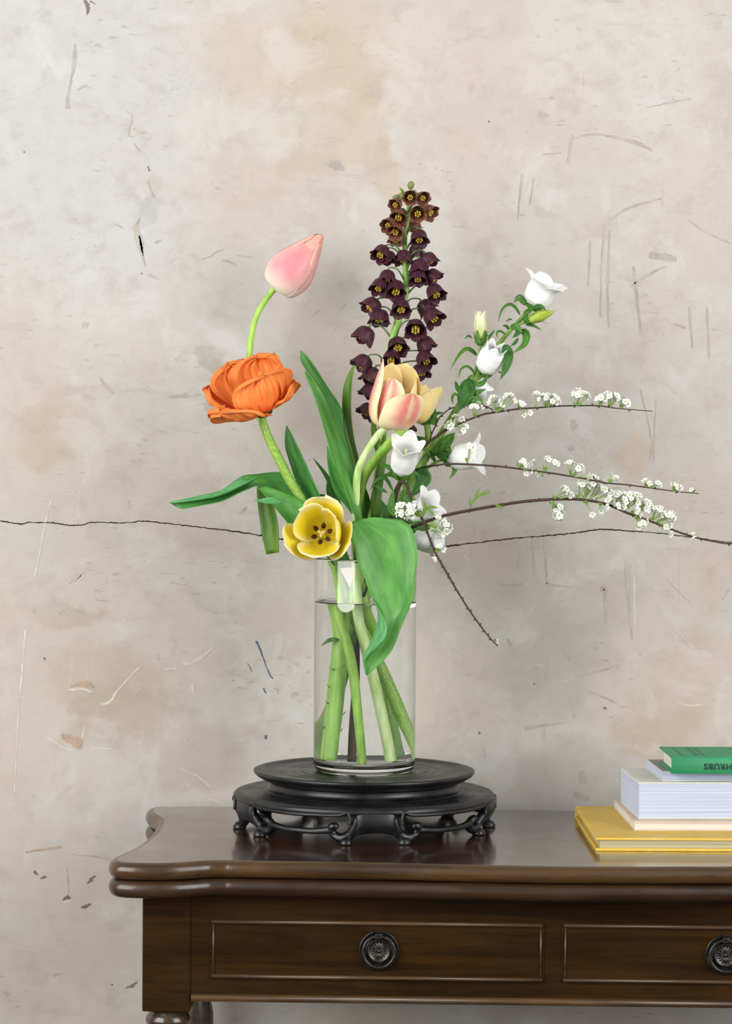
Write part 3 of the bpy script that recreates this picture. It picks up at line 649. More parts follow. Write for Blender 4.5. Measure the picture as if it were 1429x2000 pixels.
m_green = cloth_cover('green_cloth', srgb(36, 138, 92), srgb(66, 158, 112))
m_white = cloth_cover('white_card', srgb(206, 207, 201), srgb(186, 187, 178))
m_beige = cloth_cover('cream_card', srgb(204, 188, 170), srgb(186, 162, 144))
m_greyc = cloth_cover('grey_print', srgb(126, 126, 122), srgb(150, 150, 146))
m_pg_old = paper('old_pages', srgb(140, 132, 104), srgb(186, 176, 142))
m_pg_white = paper('white_pages', srgb(158, 166, 192), srgb(206, 212, 230))
m_pg_warm = paper('warm_pages', srgb(196, 192, 180), srgb(226, 222, 212))
BOOK_R = 0.30
def book(name, label, fl, bl, z0, th, ct, cover, pages, hard, xr, spine=None):
    """fl/bl: floor-plan front-left and back-left corners"""
    fl, bl = Vector(fl), Vector(bl)
    ang = math.atan2(bl.x - fl.x, bl.y - fl.y)
    depth = math.hypot(bl.x - fl.x, bl.y - fl.y)
    B = Matrix.Translation((fl.x, fl.y, z0)) @ Matrix.Rotation(-ang, 4, 'Z')
    t = thing(name, label, 'book', (fl.x, fl.y, z0), 'books stacked on the table')
    W = xr - fl.x
    ov = 0.0032 if hard else 0.0004
    o = obj('cover', box_mesh('cover', (0, 0, th - ct), (W, depth, th), cover, ct * .42, 3), t, B)
    obj('cover', box_mesh('cover', (0, 0, 0), (W, depth, ct), cover, ct * .42, 3), t, B)
    fy0 = ov if spine != 'front' else ct
    obj('page_block', box_mesh('page_block', (ov * 1.6, fy0, ct), (W - ov, depth - ct, th - ct), pages), t, B)
    if spine == 'front':
        sv = []; sf = []
        n = 9
        for x in (0.0, W):
            for i in range(n):
                a = i / (n - 1); z = ct * .2 + (th - ct * .4) * a
                sv.append((x, -0.0022 * math.sin(PI * a) + 0.0002, z))
            for i in range(n):
                a = 1 - i / (n - 1); z = ct * .2 + (th - ct * .4) * a
                sv.append((x, -0.0022 * math.sin(PI * a) + 0.0024, z))
        k = 2 * n
        for i in range(k): sf.append((i, (i + 1) % k, k + (i + 1) % k, k + i))
        sf.append(tuple(range(k))[::-1]); sf.append(tuple(range(k, 2 * k)))
        obj('spine', mesh_of('spine', sv, sf, cover), t, B)
    else:
        obj('spine', box_mesh('spine', (0, depth - ct, ct * .5), (W, depth, th - ct * .5), cover), t, B)
    return t, B, W, depth
z0 = TABLE_Z
def corner(px, py, z): p = at_z(px, py, z); return (p.x, p.y)
th_y = 0.0150
f0, b0 = corner(1163, 1636, z0 + th_y), corner(1122, 1574, z0 + th_y)
book('yellow_book', 'large yellow cloth-bound hardback at the bottom of the book stack', f0, b0, z0, th_y, 0.0030, m_yel, m_pg_old, True, f0[0] + 0.34)
z1 = z0 + th_y; th_b = 0.0112
f1, b1 = corner(1238, 1604, z1 + th_b), corner(1199, 1561, z1 + th_b)
book('cream_paperback', 'thin cream paperback between the yellow hardback and the thick white book', f1, b1, z1, th_b, 0.0022, m_beige, m_pg_warm, False, f1[0] + 0.29)
z2 = z1 + th_b; th_w = 0.0420
f2, b2 = corner(1247, 1528, z2 + th_w), corner(1213, 1500, z2 + th_w)
book('thick_white_book', 'very thick white book with bluish page edges in the stack', f2, b2, z2, th_w, 0.0022, m_white, m_pg_white, False, f2[0] + 0.28)
z3 = z2 + th_w; th_m = 0.0105
f3, b3 = corner(1294, 1508, z3 + th_m), corner(1262, 1483, z3 + th_m)
t3, B3, W3, D3 = book('grey_paperback', 'worn paperback with a grey printed cover under the green book', f3, b3, z3, th_m, 0.0012, m_white, m_pg_white, False, f3[0] + 0.26)
obj('cover_print', box_mesh('cover_print', (0.001, 0.012, th_m), (0.05, D3 - 0.002, th_m + 0.0002), m_greyc), t3, B3)
z4 = z3 + th_m + 0.0001; th_g = 0.0195
f4, b4 = corner(1311, 1478, z4 + th_g), corner(1287, 1458, z4 + th_g)
t4, B4, W4, D4 = book('green_book', 'small green cloth book lettered SHRUBS on top of the stack', f4, b4, z4, th_g, 0.0022, m_green, m_pg_warm, True, f4[0] + 0.21, spine='front')
m_ink = plain('dark_ink', srgb(18, 46, 40), 0.6)
m_inkf = plain('faded_ink', srgb(30, 110, 76), 0.6)
cu = bpy.data.curves.new('spine_title', 'FONT'); cu.body = 'SHRUBS'; cu.size = 0.0092; cu.extrude = 0.00025; cu.offset = 0.00022; cu.align_x = 'RIGHT'; cu.space_character = 1.2
tmp = bpy.data.objects.new('title_source', cu); COL.objects.link(tmp)
dg = bpy.context.evaluated_depsgraph_get()
tme = bpy.data.meshes.new_from_object(tmp.evaluated_get(dg)); bpy.data.objects.remove(tmp)
tme.materials.clear(); tme.materials.append(m_ink)
px_left = at(1374, 1490, f4[1]).x - f4[0]
Mt = B4 @ Matrix.Translation((px_left, -0.0021, th_g * .5 + 0.0020)) @ Matrix.Rotation(PI / 2, 4, 'X') @ Matrix.Rotation(PI, 4, 'Z')
o = obj('spine_title', tme, t4, Mt); o['label'] = 'dark upside-down lettering SHRUBS'
for x0_, w_ in ((0.012, 0.0035), (0.028, 0.006), (0.037, 0.004)):
    obj('cover_stripe', box_mesh('cover_stripe', (x0_, 0.010, th_g), (x0_ + w_, D4 - 0.012, th_g + 0.0001), m_inkf), t4, B4)

# ================================================================== FLOWERS: MATERIALS
def leaf_mat(name, a, b, rough=0.42, trans=0.15, stripes=60.0, tip=None):
    M = Mat(name)
    uv = M.tc('UV')
    st = M.noise(M.mapping(uv, scale=(stripes, 1.6, 1)), 1.0, 3, 0.6)
    big = M.noise(M.mapping(uv, scale=(2.2, 3.0, 1)), 1.6, 3, 0.5)
    c = M.mix(M.ramp(big, 0.3, 0.72), a, b)
    c = M.mix(M.ramp(st, 0.45, 0.75, 0, 0.35), c, [min(1, x * 1.35) for x in b])
    return M.done(M.thin(c, rough, trans, M.bump(st, 0.12, 0.0004), [min(1, b[0] * 1.5), min(1, b[1] * 1.35), b[2] * .5]))
m_leaf = leaf_mat('tulip_leaf_green', srgb(70, 138, 58), srgb(112, 176, 88))
m_leaf_dk = leaf_mat('tulip_leaf_deep_shaded', srgb(54, 120, 52), srgb(90, 156, 74))  # deeper leaf green, partly shade put into the colour of shaded leaves
m_leaf_blue = leaf_mat('tulip_leaf_bluish', srgb(74, 146, 84), srgb(112, 182, 116))
m_leaf_yel = leaf_mat('tulip_leaf_yellowish', srgb(70, 118, 28), srgb(108, 150, 46))
m_cleaf = leaf_mat('bellflower_leaf', srgb(52, 104, 36), srgb(96, 150, 56), 0.5, 0.18, 12)
m_cleaf_dk = leaf_mat('bellflower_leaf_dark', srgb(40, 90, 38), srgb(72, 128, 52), 0.5, 0.15, 12)
m_fresh = leaf_mat('spirea_leaf', srgb(96, 134, 52), srgb(134, 170, 76), 0.5, 0.3, 6)
def stem_mat(name, a, b, sc=(40, 40, 9), rough=0.45):
    M = Mat(name); P = M.tc('Object')
    n = M.noise(M.mapping(P, scale=sc), 3.0, 4, 0.6)
    return M.done(M.princ(Base_Color=M.mix(M.ramp(n, 0.32, 0.7), a, b), Roughness=rough, Specular_IOR_Level=0.4,
                          Subsurface_Weight=0.0, Normal=M.bump(n, 0.15, 0.0006)))
m_stem = stem_mat('tulip_stem', srgb(128, 180, 58), srgb(170, 212, 96))
m_stem_pale = stem_mat('tulip_stem_pale', srgb(168, 192, 112), srgb(200, 212, 150))
m_stem_white = stem_mat('tulip_stem_blanched', srgb(176, 212, 124), srgb(222, 236, 184))
m_stem_pop = stem_mat('poppy_stem', srgb(120, 164, 56), srgb(160, 198, 92), (160, 160, 90))
m_stem_frit = stem_mat('fritillary_stem', srgb(136, 188, 80), srgb(172, 216, 112))
m_stem_camp = stem_mat('bellflower_stem', srgb(92, 134, 48), srgb(134, 174, 80))
m_pedi = stem_mat('fritillary_pedicel', srgb(80, 104, 66), srgb(112, 142, 84))
m_twig = stem_mat('brown_twig', srgb(52, 38, 34), srgb(84, 62, 52), (200, 200, 200), 0.7)
m_hair = plain('pale_hair', srgb(190, 204, 150), 0.7)
m_dark = plain('poppy_receptacle', srgb(34, 34, 18), 0.7)
m_anther_dk = plain('purple_anther', srgb(58, 26, 14), 0.7)
m_pistil = plain('pale_pistil', srgb(224, 214, 140), 0.5)
m_anther_y = plain('yellow_anther', srgb(198, 172, 62), 0.6)

def uvgrad_mat(name, build, rough=0.5, trans=0.3, bump_scale=50.0, bstr=0.1, tmul=1.0):
    M = Mat(name)
    uv = M.node('ShaderNodeSeparateXYZ', {0: M.tc('UV')})
    U, T = uv.outputs[0], uv.outputs[1]
    au = M.math('ABSOLUTE', M.math('MULTIPLY_ADD', U, 2.0, -1.0))
    vein = M.noise(M.mapping(M.tc('UV'), scale=(bump_scale, 2.0, 1)), 1.0, 3, 0.6)
    cloud = M.noise(M.mapping(M.tc('UV'), scale=(3, 3, 1)), 1.5, 3, 0.5)
    c = build(M, U, T, au, vein, cloud)
    return M.done(M.thin(c, rough, trans, M.bump(vein, bstr, 0.0005), None, 0.3))
def b_pink(M, U, T, au, vein, cloud):
    c = M.mix(M.ramp(M.math('ADD', au, M.math('MULTIPLY', M.math('SUBTRACT', cloud, .5), .6)), 0.15, 0.95), srgb(242, 156, 164), srgb(247, 200, 192))
    c = M.mix(M.ramp(T, 0.62, 1.0, 0, 0.7), c, srgb(240, 190, 150))
    c = M.mix(M.ramp(T, 0.46, 0.14), c, srgb(250, 244, 226))
    return M.mix(M.ramp(vein, 0.5, 0.8, 0, 0.22), c, srgb(250, 214, 210))
m_pink = uvgrad_mat('pink_tulip_petal', b_pink, 0.38, 0.22, 40)
def b_peach(M, U, T, au, vein, cloud):
    f = M.math('MULTIPLY', M.ramp(au, 0.85, 0.22), M.ramp(T, 0.14, 0.55))
    f = M.math('MULTIPLY', f, M.ramp(cloud, 0.2, 0.55, 0.55, 1.0))
    c = M.mix(f, srgb(255, 244, 200), srgb(240, 142, 134))
    c = M.mix(M.math('MULTIPLY', M.ramp(au, 0.16, 0.03), M.ramp(T, 0.3, 0.6, 0, 0.75)), c, srgb(244, 222, 170))
    c = M.mix(M.ramp(T, 0.30, 0.08), c, srgb(246, 238, 160))
    return M.mix(M.ramp(vein, 0.5, 0.8, 0, 0.2), c, srgb(252, 238, 196))
m_peach = uvgrad_mat('peach_tulip_petal', b_peach, 0.45, 0.16, 40)
def b_cream(M, U, T, au, vein, cloud):
    c = M.mix(M.ramp(T, 0.1, 0.9), srgb(250, 218, 126), srgb(255, 236, 170))
    c = M.mix(M.ramp(au, 0.75, 1.0, 0, 0.8), c, srgb(250, 232, 184))
    return M.mix(M.ramp(vein, 0.5, 0.8, 0, 0.25), c, srgb(252, 234, 180))
m_cream = uvgrad_mat('cream_tulip_petal', b_cream, 0.45, 0.18, 40)
def b_yellow(M, U, T, au, vein, cloud):
    e = M.math('MAXIMUM', M.ramp(au, 0.62, 1.0), M.ramp(T, 0.66, 1.0))
    c = M.mix(e, srgb(253, 236, 66), srgb(255, 248, 196))
    c = M.mix(M.ramp(T, 0.34, 0.1, 0, 0.6), c, srgb(226, 200, 36))
    c = M.mix(M.math('MULTIPLY', M.ramp(T, 0.75, 0.98), M.ramp(cloud, 0.4, 0.7, 0, 0.35)), c, srgb(246, 206, 160))
    return M.mix(M.ramp(vein, 0.55, 0.8, 0, 0.25), c, srgb(248, 228, 120))
m_yellow = uvgrad_mat('yellow_tulip_petal', b_yellow, 0.5, 0.15, 30)
def b_orange(M, U, T, au, vein, cloud):
    c = M.mix(M.ramp(vein, 0.3, 0.75), srgb(252, 140, 50), srgb(255, 188, 112))
    c = M.mix(M.ramp(T, 0.16, 0.03, 0, 0.8), c, srgb(150, 140, 40))
    return M.mix(M.ramp(cloud, 0.4, 0.75, 0, 0.45), c, srgb(255, 150, 70))
m_orange = uvgrad_mat('orange_poppy_petal', b_orange, 0.65, 0.34, 150, 0.28)
def b_frit(M, U, T, au, vein, cloud):
    c = M.mix(M.ramp(vein, 0.35, 0.7), srgb(58, 26, 40), srgb(94, 52, 66))
    return M.mix(M.ramp(T, 0.14, 0.0, 0, 0.6), c, srgb(96, 96, 66))
m_frit = uvgrad_mat('plum_bell_petal', b_frit, 0.45, 0.16, 14)
def b_frit2(M, U, T, au, vein, cloud):
    c = M.mix(M.ramp(vein, 0.35, 0.7), srgb(112, 66, 50), srgb(150, 104, 84))
    return M.mix(M.ramp(T, 0.25, 0.0, 0, 0.7), c, srgb(130, 122, 70))
m_frit_young = uvgrad_mat('brown_bell_petal', b_frit2, 0.45, 0.2, 14)
def b_white(M, U, T, au, vein, cloud):
    c = M.mix(M.ramp(cloud, 0.3, 0.7), srgb(246, 249, 249), srgb(252, 253, 253))
    return M.mix(M.ramp(T, 0.18, 0.0, 0, 0.5), c, srgb(222, 230, 190))
m_whitebell = uvgrad_mat('white_bell_petal', b_white, 0.5, 0.15, 24)
def b_bud(M, U, T, au, vein, cloud):
    c = M.mix(M.ramp(T, 0.05, 0.9), srgb(206, 218, 128), srgb(240, 242, 214))
    return M.mix(M.ramp(vein, 0.5, 0.7, 0, 0.5), c, srgb(196, 206, 120))
m_bud = uvgrad_mat('cream_bud', b_bud, 0.45, 0.25, 10)
def b_gbud(M, U, T, au, vein, cloud):
    return M.mix(M.ramp(vein, 0.35, 0.7), srgb(150, 184, 52), srgb(214, 226, 110))
m_greenbud = uvgrad_mat('green_bud', b_gbud, 0.4, 0.25, 10)
m_floret = plain('white_floret', srgb(246, 248, 246), 0.55, var=0.03)
m_fcentre = plain('floret_centre', srgb(178, 192, 96), 0.6)

# ================================================================== FLOWERS: BUILDERS
CX = 707.0
def uw(px, py, Y):                                                    # stems under water look about 1.33 times as far from the axis
    return at(CX + (px - CX) / 1.33, py, Y)
def px_r(w): return w * PXM / 2

def grid_mesh(name, rows, mat, flipuv=False):
    """rows: list of rows of Vectors, uv from position in the grid"""
    nt, nu = len(rows), len(rows[0])
    vs = [p for r in rows for p in r]; fs = []; uv = []
    for i in range(nt):
        for j in range(nu): uv.append((j / (nu - 1), i / (nt - 1)))
    for i in range(nt - 1):
        for j in range(nu - 1): fs.append((i * nu + j, i * nu + j + 1, (i + 1) * nu + j + 1, (i + 1) * nu + j))
    return mesh_of(name, vs, fs, mat, True, uv)

def leaf2(name, A, Bq, mat, parent, cup=0.12, n=34, m=9, solid=0.0007, wave=0.0, seed=0):
    """leaf lofted between its two margins, each a list of (px, py, Y)"""
    a = [Vector(p) for p in spline(ats(A), n)]; b = [Vector(p) for p in spline(ats(Bq), n)]
    rows = []
    for i in range(n):
        t = i / (n - 1)
        p, q = a[i], b[i]; w = (q - p).length
        i0, i1 = max(0, i - 1), min(n - 1, i + 1)
        T = ((a[i1] + b[i1]) - (a[i0] + b[i0]))
        N = (q - p).cross(T)
        if N.length < 1e-12: N = Vector((0, -1, 0))
        N.normalize()
        if N.y > 0: N = -N
        row = []
        for j in range(m):
            u = j / (m - 1); s = 2 * u - 1
            d = -cup * w * (1 - s * s) + wave * abs(s) ** 2 * math.sin(t * 11 + seed + (2.0 if s > 0 else 0))
            row.append(p.lerp(q, u) - N * (-d))
        rows.append(row)
    return obj(name, grid_mesh(name, rows, mat), parent, solid=solid)

def blade(name, pts, wpx, mat, parent, twist=0.0, cup=0.18, n=14, m=5, shape=None, solid=0.0005, face=None):
    """small pointed leaf along a pixel path (px, py, Y), widest wpx pixels; twist turns it about its own line"""
    P = [Vector(p) for p in spline(ats(pts), n)]
    rows = []
    view = Vector(face).normalized() if face else Vector((0, -1, 0))
    for i in range(n):
        t = i / (n - 1)
        T = (P[min(n - 1, i + 1)] - P[max(0, i - 1)]).normalized()
        S = T.cross(view)
        if S.length < 1e-4: S = T.orthogonal()
        S.normalize(); S = Quaternion(T, R(twist)) @ S
        N = S.cross(T).normalized()
        w = (shape(t) if shape else (0.32 + 0.68 * math.sin(PI * min(1, t * 1.15 + 0.1)) if t < .72 else max(0.02, math.sin(PI * .928) * .0 + (0.32 + .68 * math.sin(PI * .928)) * (1 - (t - .72) / .28) ** .8)))
        w *= wpx * PXM / 2
        rows.append([P[i] + S * (w * s) + N * (cup * w * (s * s)) for s in [-1 + 2 * j / (m - 1) for j in range(m)]])
    return obj(name, grid_mesh(name, rows, mat), parent, solid=solid)
def sh_leaf(t):                                                       # oval pointed outline
    return max(0.03, (math.sin(PI * t ** 0.75)) ** 0.8 * 0.97 + 0.10 * (1 - t))

def petal_mesh(name, prof, W, mat, cup=1.0, nt=16, nu=11, tm=0.55, w0=0.25, p=2.2, q=0.5, ruffle=0.0, rf=3.0, crease=0.0, pleat=0.0, pf=16, seed=0, curl=0.0, notch=0.0):
    """petal standing on the +X side of a Z axis. prof: [(r, z)] from base to tip in metres, W half width"""
    C = spline(prof, nt); rows = []
    for i, (r, z) in enumerate(C):
        t = i / (nt - 1)
        if t < tm: sh = w0 + (1 - w0) * math.sin(PI / 2 * t / tm)
        else: sh = max(0.0, 1 - ((t - tm) / (1 - tm)) ** p) ** q
        hw = max(W * sh, 0.0004)
        rho = max(cup * r, 0.004)
        if i + 1 < nt: d = (C[i + 1][0] - r, C[i + 1][1] - z)
        else: d = (r - C[i - 1][0], z - C[i - 1][1])
        l = math.hypot(*d) or 1; nr, nz = d[1] / l, -d[0] / l          # outward normal in the r,z plane
        row = []
        for j in range(nu):
            u = -1 + 2 * j / (nu - 1); s = hw * u
            a = max(-2.0, min(2.0, s / rho))
            x = r - rho * (1 - math.cos(a)); y = rho * math.sin(a)
            h = ruffle * t ** 1.5 * (u * u) * math.sin(rf * t * PI + (1.7 if u > 0 else 0) + seed)
            h += crease * math.exp(-(u / 0.14) ** 2) * math.sin(PI * min(1, t * 1.05))
            h += curl * abs(u) ** 3 * t
            if pleat:
                h += pleat * (t ** 0.8) * (math.sin(u * pf + seed + 1.5 * t) * 0.25 + mnoise.noise(Vector((u * 2.2 + seed, t * 1.8, seed * 1.3))) * 2.2 + .45 * mnoise.noise(Vector((u * 16 + seed, t * 1.6, seed * 2.3))) + t * t * 0.8 * mnoise.noise(Vector((u * 5 + seed, t * 6, seed * 3.1))))
            zz = z - notch * (t ** 4) * math.exp(-(u / 0.25) ** 2)
            if pleat: zz += pleat * t ** 3 * (1.5 * mnoise.noise(Vector((u * 4 + seed * 2, 4.2, seed))) + .9 * mnoise.noise(Vector((u * 15 + seed * 2, 1.2, seed))))
            row.append(Vector((x + nr * h * math.cos(a), y + nr * h * math.sin(a), zz + nz * h)))
        rows.append(row)
    return grid_mesh(name, rows, mat)
def cmv(L): return [(a / 100, b / 100) for a, b in L]

# ------------------------------------------------------------------ stems: paths first, then settled beside each other in the vase
import numpy as np
STEMS = {}
def stem_path(key, pts, radii, free): STEMS[key] = [[Vector(p) for p in pts], list(radii), free]
RIM = VB.z + VASE_H
def settle(M=150, steps=320):
    """push stems apart where they cross inside and just above the vase; heads stay put"""
    keys = list(STEMS); X = []; Rr = []; W = []; fr = []
    for k in keys:
        pts, rad, free = STEMS[k]
        P = np.array(spline(pts, M)); r = np.array([q[0] for q in spline([(v_,) for v_ in rad], M)])
        if P[0][2] < P[-1][2]: pass
        w = np.clip((RIM + .10 - P[:, 2]) / .08, 0, 1)
        w = np.where((P[:, 2] < RIM) & (np.hypot(P[:, 0], P[:, 1]) > VR), 0, w)     # what hangs outside the glass stays
        X.append(P); Rr.append(np.maximum(r, .0004)); W.append(w); fr.append(free)
    K = len(keys); O = [p.copy() for p in X]
    quiet = set()
    for it in range(steps):
        D = [np.zeros((M, 2)) for _ in keys]
        for a in range(K):
            for b in range(a + 1, K):
                if it % 3 and (a, b) in quiet: continue
                d = X[a][:, None, :] - X[b][None, :, :]
                L = np.sqrt((d ** 2).sum(2)); need = Rr[a][:, None] + Rr[b][None, :] + .0009
                pen = need - L
                i, j = np.where(pen > 0)
                if len(i) == 0: quiet.add((a, b)); continue
                quiet.discard((a, b))
                h = d[i, j, :2]; h[:, 0] *= .6
                hl = np.sqrt((h ** 2).sum(1)); bad = hl < 1e-5
                h[bad] = (0, 1); hl[bad] = 1
                # whole crossing agrees on one side
                m_ = (h * pen[i, j][:, None]).sum(0); ml = np.hypot(*m_) or 1
                h = .5 * h / hl[:, None] + .5 * m_ / ml
                f = h * pen[i, j][:, None] * .5
                fa, fb = fr[a] / (fr[a] + fr[b]), fr[b] / (fr[a] + fr[b])
                A = np.zeros((M, 2)); B_ = np.zeros((M, 2)); ca = np.zeros(M); cb_ = np.zeros(M)
                np.add.at(A, i, f); np.add.at(ca, i, 1); np.add.at(B_, j, f); np.add.at(cb_, j, 1)
                D[a] += fa * A / np.maximum(ca, 1)[:, None]; D[b] -= fb * B_ / np.maximum(cb_, 1)[:, None]
        for a in range(K):
            dx = D[a]
            ker = np.array([1, 3, 6, 8, 6, 3, 1.]); ker /= ker.max() * 1.25
            sm = np.stack([np.convolve(dx[:, c], ker, 'same') for c in (0, 1)], 1)
            X[a][:, :2] += sm * W[a][:, None]
            off = X[a][:, :2] - O[a][:, :2]
            pad = np.pad(off, ((3, 3), (0, 0)), 'edge')
            off = off * .7 + .3 * np.stack([np.convolve(pad[:, c], np.ones(7) / 7, 'valid') for c in (0, 1)], 1)
            X[a][:, :2] = O[a][:, :2] + off * np.where(W[a] > 0, 1, 0)[:, None]
            inside = (X[a][:, 2] < RIM + .002) & (np.hypot(O[a][:, 0], O[a][:, 1]) < VR + .004)
            q = np.hypot(X[a][:, 0], X[a][:, 1]); lim = ri - Rr[a] - .0008
            s_ = np.where(inside & (q > lim), lim / np.maximum(q, 1e-6), 1.0)
            X[a][:, :2] *= s_[:, None]
    for a, k in enumerate(keys):
        lo = ZIN + .0008 + .38 * Rr[a]
        if X[a][-1][2] < ZIN + .012:                                  # a cut end stands on the glass floor
            lift = lo[-1] - X[a][-1][2]
            t_ = np.clip((ZIN + .05 - X[a][:, 2]) / .05, 0, 1); X[a][:, 2] += lift * t_
        X[a][:, 2] = np.maximum(X[a][:, 2], lo)
        STEMS[k] = ([Vector(p) for p in X[a]], list(Rr[a]))
def stem_near(key, z):
    P = STEMS[key][0]; return min(P, key=lambda p: abs(p.z - z)).copy()
def stem_tube(key, mat, parent, sides=14, wob=0.0, name='stem'):
    P, r = STEMS[key]; return tube(name, P, r, mat, parent, sides, len(P), wob)
YP, YO, YK, YF, YC, YS = 0.085, 0.0, -.045, .045, .015, -.005
yb, kb, cb = at(633, 1048, -.040), at(757, 838, YK), at(800, 822, .0)
fs_px = [(801, 372), (797, 410), (790, 470), (791, 520), (793, 565), (782, 612), (769, 655), (757, 712), (749, 800), (742, 900), (733, 1000), (716, 1100)]
ca_px = [(1036, 603), (1018, 622), (998, 643), (974, 672), (948, 712), (925, 745), (905, 778), (880, 818), (852, 862), (828, 900), (796, 948), (764, 1010), (730, 1090)]
stem_path('pink', ats([(537, 562, YP), (517, 588, YP), (499, 622, YP), (489, 668, YP - .003), (487, 716, YP - .008), (492, 770, .07), (512, 830, .06), (545, 900, .045), (588, 970, .03), (632, 1055, .018), (664, 1130, .012)])
     + [uw(672, 1220, .012), uw(664, 1310, .012), uw(650, 1410, .010), uw(640, 1485, .008)], [.0039, .0036, .0036, .0037, .0038, .0039, .004, .004, .004, .0042, .0045, .0046, .0046, .0046, .0046], 1.0)
stem_path('poppy', ats([(511, 808, YO), (516, 832, YO), (527, 862, YO), (545, 898, YO), (566, 938, YO + .002), (588, 975, YO + .004), (620, 1040, .006), (654, 1110, .004)]) +     [uw(690, 1190, .004), uw(722, 1250, .006), uw(756, 1330, .010), uw(782, 1400, .013), uw(806, 1462, .016), uw(812, 1492, .018)], [.0038, .0047, .0053, .0056, .0055, .0052, .005, .005, .0054, .0056, .0058, .0058, .0058, .0058], .5)
stem_path('yellow', [yb + Vector((.004, .004, -.0005)), at(652, 1072, -.028), at(656, 1105, -.018), at(662, 1150, -.012)] + [uw(662, 1215, -.016), uw(684, 1290, -.026), uw(697, 1390, -.036), uw(705, 1470, -.042), uw(707, 1503, -.045)], [.004, .0045, .0047, .0049, .005, .0051, .0051, .005, .005], 0.35)
stem_path('peach', [kb + Vector((0, 0, .002)), at(741, 846, YK + .003), at(722, 872, YK + .008), at(704, 905, YK + .014), at(696, 940, -.022), at(694, 1000, -.014), at(692, 1090, -.006)] + [uw(694, 1190, .0), uw(716, 1270, .0), uw(742, 1370, -.004), uw(760, 1450, -.008), uw(768, 1494, -.010)], [.003, .0041, .004, .0042, .0045, .0047, .0048, .005, .0052, .0054, .0056, .0056], 0.4)
stem_path('cream', [cb, at(784, 842, -.004), at(756, 872, -.006), at(727, 905, -.002), at(708, 942, .009), at(700, 1000, .018), at(696, 1090, .018)] + [uw(706, 1190, .010), uw(726, 1260, .014), uw(738, 1340, .020), uw(748, 1400, .024)], [.004, .0056, .0060, .0058, .0052, .0050, .0050, .0050, .0050, .005, .0046], 1.0)
stem_path('fritillary', [at(x, y, YF - (0 if y < 800 else (y - 800) / 300 * .04)) for x, y in fs_px] + [uw(682, 1200, .0), uw(668, 1290, -.006), uw(652, 1390, -.012), uw(636, 1500, -.018)], [.0016, .0026, .0030, .0032, .0038, .0044, .0048, .005, .0052, .0054, .0056, .0060, .0072, .0080, .0082, .0080], .4)
stem_path('bellflower', [at(x, y, YC) for x, y in ca_px] + [uw(690, 1190, .012), uw(674, 1300, .02), uw(650, 1420, .03), uw(642, 1480, .032)], [.0028, .0026, .0026, .0028, .003, .0034, .0038, .0040, .0042, .0044, .0044, .0046, .0048, .005, .005, .005, .005], 1.0)
cb_px = [(832, 822, .062), (836, 850, .060), (832, 885, .054), (814, 925, .046), (788, 970, .040), (762, 1020, .034), (735, 1090, .030)]
stem_path('short_bellflower', ats(cb_px) + [uw(706, 1190, .026), uw(738, 1330, .034), uw(762, 1470, .036)], [.0042, .0042, .0042, .0044, .0046, .0046, .0046, .0046, .0046, .0046], 1.0)
A_px = [(690, 1170), (730, 1080), (762, 990), (778, 948), (800, 908), (825, 874), (854, 851), (871, 840), (900, 826), (941, 810), (966, 805.5), (1009, 799), (1053, 796), (1091, 793), (1146, 792), (1173, 793), (1200, 797), (1241, 800.6), (1274, 803)]
B_px = [(700, 1165), (736, 1070), (766, 975), (784, 935), (800, 922), (815, 916), (848, 909), (887, 906), (958, 909.5), (1001, 914), (1076, 924), (1130, 933), (1183, 943), (1226, 947), (1290, 956), (1330, 961), (1364, 964)]
YB2, YC3 = -.048, -.060
def Y_b(x): return YB2 + .00004 * (x - 800)
def Y_c(x): return YC3 + .00012 * (x - 810)
stem_path('twig_a', [at(x, y, .033 if x < 805 else YS - .00006 * (x - 760)) for x, y in A_px][::-1], [.0005, .0006, .0008, .0009, .0010, .0011, .0012, .0012, .0014, .0017, .0020, .0022, .0024, .0024], 1.5)
stem_path('twig_b', [at(x, y, .004 if x < 770 else .006 if x < 790 else .001 if x < 820 else (-.030 if x < 860 else Y_b(x))) for x, y in B_px][::-1], [.0005, .0007, .0009, .0010, .0011, .0012, .0013, .0015, .0018, .0018], 1.5)
stem_path('twig_d', ats([(972, 1262, -.070), (960, 1250, -.070), (942, 1228, -.070), (915, 1190, -.071), (890, 1150, -.072), (870, 1115, -.073), (851, 1082, -.074), (838, 1050, -.074), (826, 1017, -.072), (812, 992, -.066), (801, 970, -.058), (792, 945, -.045), (779, 948, -.03), (764, 1000, -.015), (738, 1060, .0), (716, 1120, .008)]),
          [.0007, .0009, .0010, .0011, .0012, .0013, .0013, .0014, .0015, .0016, .0018, .0020, .0022, .0024, .0026, .0026], 1.5)
stem_path('twig_c', [at(1470, 1068, Y_c(1470)), at(1429, 1062, Y_c(1429)), at(1406, 1060, Y_c(1406)), at(1345, 1046, Y_c(1345)), at(1275, 1020, Y_c(1275)), at(1228, 1003, Y_c(1228)), at(1181, 984, Y_c(1181)), at(1125, 975, Y_c(1125)), at(1050, 977, Y_c(1050)), at(985, 985, Y_c(985)), at(872, 1006, Y_c(872)), at(804, 1030, -.052), at(770, 1046, -.040), at(735, 1076, -.014), at(714, 1120, .014)] + [uw(704, 1200, .034), uw(700, 1330, .020), uw(693, 1420, .008), uw(689, 1494, 0)], [.0006, .0008, .0009, .0011, .0013, .0015, .0016, .0017, .0018, .0018, .0019, .0020, .0021, .0022, .0024, .0028, .0032, .0036, .0040], .6)
settle()

